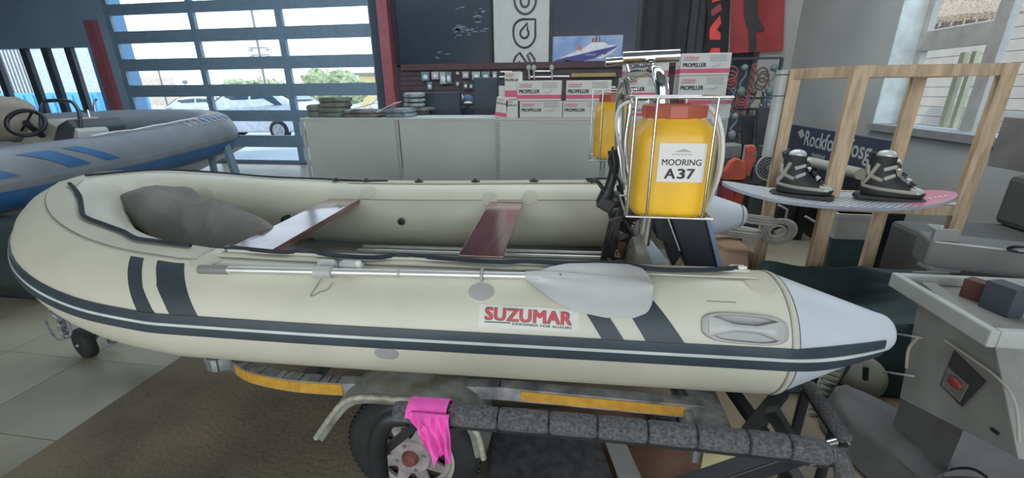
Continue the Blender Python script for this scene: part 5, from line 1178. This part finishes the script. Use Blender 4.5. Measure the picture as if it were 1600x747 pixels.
wv = n.new('ShaderNodeTexWave'); wv.inputs['Scale'].default_value = 11; wv.inputs['Distortion'].default_value = 2.5; L.new(mp.outputs[0], wv.inputs[0])
r = n.new('ShaderNodeValToRGB'); L.new(wv.outputs[0], r.inputs[0]); r.color_ramp.elements[0].position = .10; r.color_ramp.elements[0].color = (.12, .13, .15, 1); r.color_ramp.elements[1].position = .22; r.color_ramp.elements[1].color = (.66, .69, .71, 1)
sx = n.new('ShaderNodeSeparateXYZ'); L.new(tcn.outputs['Object'], sx.inputs[0])
r2 = n.new('ShaderNodeMapRange'); r2.inputs['From Min'].default_value = .26; r2.inputs['From Max'].default_value = .40; L.new(sx.outputs['X'], r2.inputs[0])
mx = n.new('ShaderNodeMix'); mx.data_type = 'RGBA'; L.new(r2.outputs[0], mx.inputs[0]); L.new(r.outputs[0], mx.inputs[6]); mx.inputs[7].default_value = (.55, .12, .18, 1); L.new(mx.outputs[2], b_.inputs['Base Color'])
A = grid(lambda u, v: wk(u, v), 60, 10); Bq = grid(lambda u, v: wk(u, v, -.018), 60, 10); nA = len(A[0])
M('deck', join((A[0], A[1]), (Bq[0], [q[::-1] for q in Bq[1]])), mw, wkb, True)
M('edge', join(*[([wk(i/60, s, .001) for i in range(61)]+[wk(i/60, s, -.019) for i in range(61)], [(i, i+1, i+62, i+61) for i in range(60)]) for s in (0, 1)]), mat('pale_board_edge', (.42, .45, .54), .4), wkb, True)
M('nose_lettering', ([wk(.80+.14*(v.x), .30+.12*v.y, .0015+.0005) for v in [Vector((q.x/5.0+.5, q.y, 0)) for q in textgeo('LIQUID', bold=.02)[0]]] if False else [wk(.82+.02*i+.008*(j % 2), .25+.1*(j//2), .002) for i in range(7) for j in range(4)], [(4*i, 4*i+1, 4*i+3, 4*i+2) for i in range(7)]), WHITE, wkb, label='pale worn lettering marks')
SIL = mat('silver_vinyl', (.62, .65, .64), .35, .2); BG = mat('beige_vinyl', (.42, .40, .33), .5); BK = mat('boot_black', (.03, .032, .03), .6)
def boot(c, heading, lab):
    t = thing('wakeboard_boot', c, lab, 'boot', 'wakeboard boots mounted on the board')
    R = Matrix.Translation(c) @ Matrix.Rotation(heading, 4, 'Z') @ Matrix.Scale(1.0, 4)
    def T(g): return [R @ Vector(v) for v in g[0]], g[1]
    secs = [(.0, .015, .150, .058), (.02, .018, .155, .062), (.05, .010, .145, .058), (.075, -.012, .118, .054), (.10, -.035, .092, .050), (.13, -.052, .072, .048), (.17, -.060, .062, .047), (.21, -.062, .064, .050), (.235, -.064, .066, .052)]
    def f(u, v):
        i = v*(len(secs)-1); i0 = min(int(i), len(secs)-2); k = i-i0; z, xc, lx, wy = [a+(b-a)*k for a, b in zip(secs[i0], secs[i0+1])]
        a = 2*pi*u; p = .85; x = math.copysign(abs(cos(a))**p, cos(a))*lx
        return Vector((xc+x, sin(a)*wy*(1-.12*max(0, x/lx)), z+.028-(.02*max(0, x/.15) if z > .03 else 0)))
    M('shell', T(grid(f, 36, 24, closeu=True)), BK, t, True)
    M('liner', T(blob((-.055, 0, .262), (.050, .040, .034), 18, 10)), SIL, t, True)
    M('sole_plate', T(join(prism([(-.15, -.075, 0), (.17, -.065, 0), (.185, 0, 0), (.17, .065, 0), (-.15, .075, 0), (-.17, 0, 0)], (0, 0, .022)))), BK, t, bevel=.004)
    def strip(pts, w_, mt, nm, off=.004):
        gs = []
        for sgn in (-1, 1):
            P = []
            for (z, k) in pts:
                v = [s[0] for s in secs]; i = max(j for j in range(len(secs)) if secs[j][0] <= z+1e-6); i = min(i, len(secs)-2); fr_ = (z-secs[i][0])/(secs[i+1][0]-secs[i][0]); q = f(k*sgn*.5 % 1.0, (i+fr_)/(len(secs)-1)); ctr_ = Vector((secs[i][1], 0, q.z)); q = q+(q-ctr_).normalized()*off; P.append(q)
            gs.append(tube(cat(P, 4), w_, 6))
        M(nm, T(join(*gs)), mt, t, True)
    strip([(.17, .95), (.12, .80), (.09, .55)], .012, BG, 'beige_strap'); strip([(.06, .93), (.10, .80), (.19, .60)], .011, BG, 'beige_strap'); strip([(.05, .90), (.04, .60), (.03, .30)], .011, BG, 'beige_strap')
    strip([(.10, .52), (.12, .40), (.13, .28)], .012, SIL, 'silver_strap'); strip([(.155, .50), (.17, .36), (.18, .2)], .012, SIL, 'silver_strap'); strip([(.06, .30), (.055, .18), (.05, .08)], .012, SIL, 'silver_strap')
    for k in range(6):
        z = .07+.027*k; x = .070-.020*k if k < 3 else .012-.003*k
        M('lace', T(join(tube([(x+.02, -.035, z+.02), (x+.045-.006*k, 0, z+.032), (x+.02, .035, z+.02)], .0045, 6), box((x+.03-.004*k, 0, z+.034), (.02, .030, .014), 0, 0, .6))), SIL if k % 2 else BK, t, True)
    M('toe_cap', T(blob((.115, 0, .052), (.045, .046, .024), 16, 8)), SIL, t, True)
    M('pull_loop', T(tube(cat([(-.12, 0, .23), (-.135, 0, .27), (-.11, 0, .275), (-.10, 0, .24)], 5), .006, 6)), BK, t, True)
    return t
for (px, py, h_, l) in ((1254, 292, -.30, 'left silver and black wakeboard boot, in front of the left stand post'), (1384, 294, -.34, 'right silver and black wakeboard boot, between the front post and the pink end')):
    p = atY(px, py, 2.93); k = (p-wa_).dot(wd_)/wL; q = wk(k, .48, .002); boot(q, math.atan2(wd_.y, wd_.x)+h_+.05, l)

# ------------------------------------------------------------ goods behind the stand
CXB = 2.62
def QX(x, y, X=CXB): return atX(x, y, X)
t = thing('sign_panel', QX(1300, 250), 'dark shop sign board with pale lettering behind the timber stand', 'sign')
a, b_ = QX(1238, 192), QX(1400, 226)
zt2 = (a.z+b_.z)/2; zb = QX(1300, 283).z
M('board', bb(CXB, CXB+.05, b_.y, a.y, zb-.05, zt2), mat('dark_navy_sign', (.045, .055, .085), .6), t)
ltm = mat('pale_sign_print', (.42, .45, .45), .5)
tl = QX(1256, 215); tr_ = QX(1352, 238)
hgt = .22
M('lettering', fit_text('Rockford fosg', (CXB-.003, (QX(1257, 220).y+QX(1362, 240).y)/2, (QX(1290, 226).z)), -YY, ZZ, QX(1257, 220).y-QX(1362, 240).y, hgt, bold=.02), ltm, t)
M('lettering', fit_text('MARINE', (CXB-.003, QX(1280, 240).y, QX(1282, 241).z-.03), -YY, ZZ, QX(1268, 240).y-QX(1290, 240).y, .05, bold=.02), ltm, t)
M('emblem', prism([QX(1247, 206, CXB-.002), QX(1254, 202, CXB-.002), QX(1257, 212, CXB-.002), QX(1252, 217, CXB-.002), QX(1249, 212, CXB-.002)], (-.003, 0, 0)), ltm, t)
M('support', join(bb(CXB+.05, CXB+.3, b_.y+.1, a.y-.1, 0, .6), bb(CXB+.01, CXB+.05, b_.y+.1, a.y-.1, 0, zt2-.02)), BLACK, t)
t = thing('carton_roll', QX(1290, 275, 2.45), 'long beige roll lying in front of the dark sign board', 'roll')
M('roll', tube([QX(1262, 252, 2.45), QX(1345, 272, 2.45)], .05, 14), BG, t, True); [M('rest', bb(2.41, 2.49, QX(x, 260, 2.45).y-.04, QX(x, 260, 2.45).y+.04, 0, QX(x, y, 2.45).z-.04), BLACK, t) for x, y in ((1268, 254), (1338, 271))]
t = thing('loudspeaker', atY(1206, 290, 4.9), 'dark boxed loudspeaker with silver ringed grille left of the stand post', 'speaker')
a, b_ = atY(1188, 300, 4.9), atY(1236, 232, 4.9)
M('cabinet', bb(a.x, b_.x, 4.9, 5.2, 0, b_.z), mat('grey_black_cabinet', (.06, .068, .07), .7), t, bevel=.01)
cs_ = atY(1203, 262, 4.895)
M('ring', torus(cs_, YY, .135, .010, 32, 8), LGREY, t, True)
M('grille', join(*[torus(cs_, YY, r_, .006, 28, 6) for r_ in (.035, .06, .085, .11)], lathe(cs_, YY, [(-.01, .01), (-.005, .028), (0, .03)], 16)), MGREY, t, True)
OR = mat('orange_vinyl', (.62, .12, .06), .6, var=.2); 
def plate(name, pts, Y, th, mt, label, cat_): 
    return M(name, prism([atY(x, y, Y) for x, y in pts], (0, th, 0)), mt, label=label, cat=cat_, bevel=.012)
plate('life_jacket', [(1130, 282), (1133, 268), (1142, 254), (1150, 248), (1158, 249), (1164, 256), (1166, 278), (1162, 282)], 4.72, .10, OR, 'orange life jacket behind the left tip of the wakeboard', 'life jacket')
plate('swim_fin', [(1166, 277), (1162, 262), (1166, 242), (1166, 230), (1174, 226), (1182, 229), (1181, 246), (1176, 262), (1172, 276)], 4.80, .05, mat('faded_orange', (.50, .11, .07), .6), 'faded orange swim fin standing behind the orange life jacket', 'fin')
plate('red_bag', [(1128, 290), (1149, 292), (1146, 320), (1128, 316)], 4.6, .12, mat('pink_red_nylon', (.45, .06, .09), .6), 'pinkish red bag below the wakeboard tip', 'bag')
plate('red_bag', [(1150, 293), (1166, 296), (1160, 318), (1150, 326), (1144, 318)], 4.66, .08, OR, 'orange red bag hanging right of the pinkish bag', 'bag')
plate('shoe_rack', [(1131, 228), (1160, 226), (1158, 246), (1131, 250)], 5.3, .25, MGREY, 'dim grey rack of shoes behind the orange life jacket', 'rack')
dk = [('dark_wetsuit', [(1184, 170), (1212, 172), (1206, 236), (1182, 236)], 5.6, 'dark wetsuit hanging beside the white pipe'), ('dark_wetsuit', [(1160, 180), (1180, 180), (1178, 226), (1160, 226)], 5.8, 'brown black wetsuit hanging above the orange fin')]
gh = thing('gear_shelf', (1.75, 4.75, 0), 'low dark shelf with a hanging bar holding the orange gear and wetsuits', 'shelf')
zj = atY(1150, 283, 4.72).z
M('shelf_board', bb(1.44, 1.83, 4.62, 5.0, zj-.03, zj-.002), BLACK, gh)
for xx in (1.46, 1.81): M('shelf_leg', bb(xx-.015, xx+.015, 4.8, 4.83, 0, zj-.03), BLACK, gh)
M('hanging_bar', tube([atY(1150, 170, 5.7), atY(1212, 170, 5.7)], .014, 8), BLACK, gh, True)
for q_ in (1170, 1198): M('bar_post', tube([atY(q_, 170, 5.9), Vector((atY(q_, 170, 5.9).x, 5.9, 0))], .014, 8), BLACK, gh, True)
for nm, pts, Y, l in dk: M(nm, join(prism([atY(x, y, Y) for x, y in pts], (0, .08, 0)), tube([atY((pts[0][0]+pts[1][0])/2, pts[0][1]-12, Y+.04), atY((pts[0][0]+pts[1][0])/2, pts[0][1]+2, Y+.04)], .008, 6)), mat('black_neoprene', (.045, .048, .05), .8), label=l, cat='wetsuit', bevel=.01)
M('storage_cabinet', bb(1.5, 2.5, 5.3, 5.7, 0, .75), mat('dark_storage', (.05, .05, .05), .8), label='low dark storage cabinet behind the timber stand', cat='cabinet', bevel=.01)
t = thing('cardboard_box', (1.30, 3.35, 0), 'brown cardboard box holding white hoses behind the outboard motor', 'box')
M('carton', bb(.86, 1.30, 3.15, 3.75, 0, .46), CARTON, t); M('flap', prism([(.88, 3.15, .46), (1.25, 3.15, .46), (1.22, 2.98, .36), (.92, 2.98, .34)], (0, 0, .005)), CARTON, t)
HO = mat('ivory_hose', (.50, .48, .42), .5, var=.15)
for k, (x, y, R_, n_, l) in enumerate(((1152, 356, .17, 4, 'flat coil of ivory hose spilling over the cardboard box'), (1216, 362, .11, 5, 'tight upright coil of ivory hose behind the left stand post'), (1178, 338, .14, 3, 'loose upper coil of ivory hose on the cardboard box'))):
    p = atY(x, y, 3.35-.1*k)
    gs = []
    for i in range(n_*3):
        gs.append(torus(p+Vector((random.uniform(-.01, .01), random.uniform(-.01, .01), -.02*(i//3) if k != 1 else 0)), (.1, .2 if k != 1 else 1, 1 if k != 1 else .35), R_-.012*(i % 3)-(.018*i if k == 1 and i < 6 else 0), .0085, 36, 6))
    M('hose_coil', join(*gs), HO, smooth=True, label=l, cat='hose', group='ivory hose coils on the cardboard box')
t = thing('white_crate', atY(1335, 375, 3.7), 'white plastic crate under the timber stand shelf', 'crate')
a, b_ = atY(1302, 374, 3.7), atY(1372, 336, 3.7)
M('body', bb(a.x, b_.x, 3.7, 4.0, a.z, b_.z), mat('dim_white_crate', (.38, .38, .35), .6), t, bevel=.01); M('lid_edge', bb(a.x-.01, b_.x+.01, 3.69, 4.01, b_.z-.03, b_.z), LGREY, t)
M('stand_block', bb(a.x, b_.x, 3.72, 4.0, 0, a.z), DGREEN, t)
# wire bits under the stand
M('bent_rod', tube([atY(x, y, 3.5) for x, y in ((1216, 320), (1230, 328), (1227, 344))], .008, 8), LGREY, gh, True)
M('bent_rod', tube([atY(x, y, 3.5) for x, y in ((1258, 338), (1282, 352))], .008, 8), LGREY, gh, True)
# dark green tarpaulin heap
t0 = (1.0, 3.4, 1.95, 3.05)
def gt(u, v):
    x = 1.05+u*1.45; y = 2.15+v*.85+.1*u
    e = min(u, 1-u)*7; e2 = min(v, 1-v)*7; k = max(0, min(1, e))*max(0, min(1, e2))
    h = .38+.06*mnoise.noise(Vector((x*2.2, y*3, 0)))+.022*mnoise.noise(Vector((x*5, y*14, 5)))+.012*sin(y*50+x*5)*(1 if v > .5 else .2)
    if v > .62: h += .08*min(1, (v-.62)*6)
    return Vector((x, y, .02+h*k**.6))
M('tarpaulin_heap', join(grid(gt, 60, 36), grid(lambda u, v: Vector((1.05+u*1.45, 2.15+v*.85+.1*u, .015)), 2, 2)), DGREEN, smooth=True, label='dark green tarpaulin heap on the floor under the timber stand', cat='tarpaulin')

# ------------------------------------------------------------ white console unit at the right edge
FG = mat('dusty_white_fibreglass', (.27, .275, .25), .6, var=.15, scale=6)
cz = .90; c0 = atZ(1397, 425, cz); c1_ = atZ(1553, 517, cz)
cn = thing('console_unit', (c0.x+.4, 1.6, 0), 'white fibreglass console unit with raised rim at the right edge', 'console')
X0, Y0, Y1, X1 = 1.262, c1_.y, c0.y, 2.3
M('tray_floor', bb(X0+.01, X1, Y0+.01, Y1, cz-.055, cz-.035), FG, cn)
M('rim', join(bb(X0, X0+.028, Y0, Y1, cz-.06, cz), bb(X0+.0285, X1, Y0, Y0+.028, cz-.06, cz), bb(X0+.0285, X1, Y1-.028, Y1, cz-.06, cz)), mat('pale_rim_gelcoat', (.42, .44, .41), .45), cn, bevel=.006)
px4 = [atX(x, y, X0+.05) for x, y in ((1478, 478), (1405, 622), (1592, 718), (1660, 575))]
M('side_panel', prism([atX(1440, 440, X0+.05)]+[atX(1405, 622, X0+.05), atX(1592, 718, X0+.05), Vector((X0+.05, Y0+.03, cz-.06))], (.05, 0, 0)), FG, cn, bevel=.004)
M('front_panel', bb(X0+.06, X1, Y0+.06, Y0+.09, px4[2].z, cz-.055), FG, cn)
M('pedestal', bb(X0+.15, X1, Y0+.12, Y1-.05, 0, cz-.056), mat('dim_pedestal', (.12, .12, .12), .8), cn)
hx = X0+.048
M('recess', prism([atX(x, y, hx) for x, y in ((1492, 548), (1542, 596), (1504, 636), (1470, 602))], (-.003, 0, 0)), mat('dark_recess', (.05, .05, .05), .6), cn)
M('recess_label', prism([atX(x, y, hx-.004) for x, y in ((1482, 574), (1514, 602), (1500, 628), (1472, 602))], (-.003, 0, 0)), mat('clear_lens', (.20, .19, .17), .4), cn)
M('red_lamp', blob(atX(1492, 598, hx-.012), (.012, .028, .018), 14, 8), mat('red_lens', (.24, .04, .035), .5), cn, True)
M('wire', tube(cat([atX(x, y, hx-.02) for x, y in ((1476, 532), (1510, 555), (1560, 592), (1586, 630), (1592, 690))], 6), .004, 6), BG, cn, True)
M('wire', tube(cat([atX(x, y, hx-.02) for x, y in ((1434, 528), (1420, 545), (1416, 575))], 6), .005, 6), BG, cn, True)
for pts in (((1402, 522), (1440, 528)), ((1381, 581), (1428, 588))):
    M('thin_rod', tube([atX(x, y, hx-.02) for x, y in pts], .004, 6), LGREY, cn, True)
M('fitting', blob(atZ(1568, 518, cz-.02), (.02, .01, .01), 12, 6), LGREY, cn, True)
M('slot', beam(atX(1549, 670, hx-.001), atX(1560, 678, hx-.001), .006, .01), BLACK, cn)
# items on the console
zf = cz-.034
def onc(x, y): return atZ(x, y, zf)
p = onc(1440, 425); M('grey_rod', tube([onc(1424, 427), onc(1480, 427)], .010, 10), MGREY, smooth=True, label='short grey rod lying on the console tray', cat='rod')
p = onc(1456, 418); t = thing('bracket_post', p, 'upright grey bracket standing at the back of the console tray', 'bracket')
M('plate', bb(p.x-.03, p.x+.06, p.y, p.y+.02, zf, zf+.17), MGREY, t, bevel=.003); M('foot', bb(p.x-.04, p.x+.07, p.y-.05, p.y+.03, zf, zf+.012), MGREY, t)
M('hole', lathe((p.x+.0, p.y-.001, zf+.04), YY, [(0, .008), (.001, .008)], 12), BLACK, t)
p = onc(1540, 475); M('red_carton', box((p.x, p.y+.04, zf+.035), (.05, .08, .07), .5), mat('dim_red_card', (.13, .05, .045), .7), label='small red box on the console tray left of the blue box', cat='box', bevel=.003)
p = onc(1578, 495); M('blue_carton', box((p.x, p.y+.04, zf+.05), (.06, .09, .10), .25), mat('dim_blue_card', (.06, .07, .085), .7), label='small slate blue box on the console tray near its front', cat='box', bevel=.003)
p = onc(1510, 440); t = thing('tool_case', p, 'long grey case lying behind the red and blue boxes', 'case')
M('case', box((p.x+.15, p.y+.15, zf+.06), (.40, .16, .12), -.35), mat('dull_grey_case', (.13, .13, .12), .6), t, bevel=.01); M('case_edge', box((p.x+.13, p.y+.075, zf+.118), (.38, .006, .006), -.35), LGREY, t)
p = onc(1590, 440); M('cable_ring', torus((p.x-.02, p.y-.02, zf+.14), (.2, .5, 1), .055, .006, 28, 6), BLACK, smooth=True, label='loop of black cable resting on the grey case', cat='cable')
# big dim boat cover against the right wall
sf = thing('grey_settee', (2.9, 3.4, 0), 'dim grey upholstered bench against the right wall below the window', 'bench')
GS = mat('dim_grey_upholstery', (.10, .10, .09), .8, var=.15, scale=3)
M('seat_block', bb(2.62, 3.7, 2.1, 3.9, 0, .55), GS, sf, bevel=.04); M('back_block', bb(3.35, 3.72, 2.1, 3.9, .55, .95), GS, sf, bevel=.05)
M('white_card', prism([atX(x, y, 2.5) for x, y in ((1448, 350), (1470, 352), (1469, 360), (1462, 359))], (.02, 0, 0)), WHITE, sf)
# monitor back at the right edge
t = thing('screen_board', atX(1585, 215, 2.6), 'grey flat display board standing on the sill side at the right edge', 'board')
M('panel', bb(2.62, 2.66, 2.0, atX(1566, 190, 2.62).y, atX(1590, 240, 2.62).z-.1, atX(1575, 183, 2.62).z), mat('mid_grey_board', (.20, .20, .19), .6), t, bevel=.005)
M('stand_leg', bb(2.64, 2.68, 2.4, 2.5, .54, atX(1590, 240, 2.62).z), MGREY, t)
# canvas covered hull in the lower right, mudguard beside it
cvp = [atD(1318, 602, 2.15), atD(1345, 622, 2.05), atD(1400, 660, 1.9), atD(1470, 705, 1.72), atD(1560, 765, 1.55), atD(1660, 850, 1.4)]
CV = cat(cvp, 8)
def cvf(u, v):
    i = u*(len(CV)-1); i0 = min(int(i), len(CV)-2); c = CV[i0].lerp(CV[i0+1], i-i0); t = (CV[i0+1]-CV[i0]).normalized(); s = t.cross(ZZ).normalized(); a = pi*v
    r = .05+.12*min(1, u*3.2)+.05*u; k = .010*mnoise.noise(Vector((u*9, v*6, 1)))
    x = -cos(a); z = sin(a)**.8
    dz = (c.z-.02)
    if v < .25 or v > .75:
        m_ = (.25-v)/.25 if v < .25 else (v-.75)/.25
        base = c+s*(-cos(pi*(.25 if v < .25 else .75)))*r*1.1+ZZ*(sin(pi*.25)**.8*r*.75-r*.75)
        return base+s*(-1 if v < .25 else 1)*.05*m_+Vector((0, 0, -(base.z-.03)*m_))+s*k
    return c+s*x*r*1.1+ZZ*(z*r*.75-r*.75)+ZZ*k
M('covered_hull', join(grid(cvf, 60, 32)), mat('mouse_grey_canvas', (.115, .115, .11), .85, var=.2, scale=5, bump=.3, bscale=20), smooth=True, label='grey canvas covered hull in the lower right corner', cat='cover')
M('cover_cord', tube(cat([atD(1462, 745, 1.60), atD(1490, 733, 1.58), atD(1520, 733, 1.5), atD(1545, 748, 1.42)], 6), .005, 6), BLACK, smooth=True, label='black cord across the grey canvas cover', cat='cord')
p = atD(1343, 588, 2.3); t = thing('ribbed_guard', (p.x, p.y, 0), 'cream ribbed engine guard with a rounded end below the boat stern', 'guard')
CG = mat('dusty_cream_plastic', (.27, .27, .22), .6, var=.1)
nrm_ = (CP-p).normalized()
M('round_end', lathe(p, nrm_, [(-.05, .115), (-.01, .118), (.012, .108), (.02, .09), (.022, .02)], 32), CG, t, True)
gs = []
for i in range(11):
    a = atD(1300-3.4*i, 562+8.0*i, 2.2); b_ = atD(1318-3.2*i, 568+8.2*i, 2.2); gs.append(tube([a, b_], .007, 6))
M('rib', join(*gs), CG, t, True)
M('rib_backing', prism([atD(x, y, 2.22) for x, y in ((1292, 556), (1322, 562), (1282, 655), (1258, 650))], (.05, .05, 0)), CG, t)
M('latch', beam(atD(1353, 574, 2.25), atD(1352, 594, 2.25), .02, .015), BLACK, t)
M('support', bb(p.x-.08, p.x+.08, p.y+.05, p.y+.15, 0, p.z), MGREY, t)
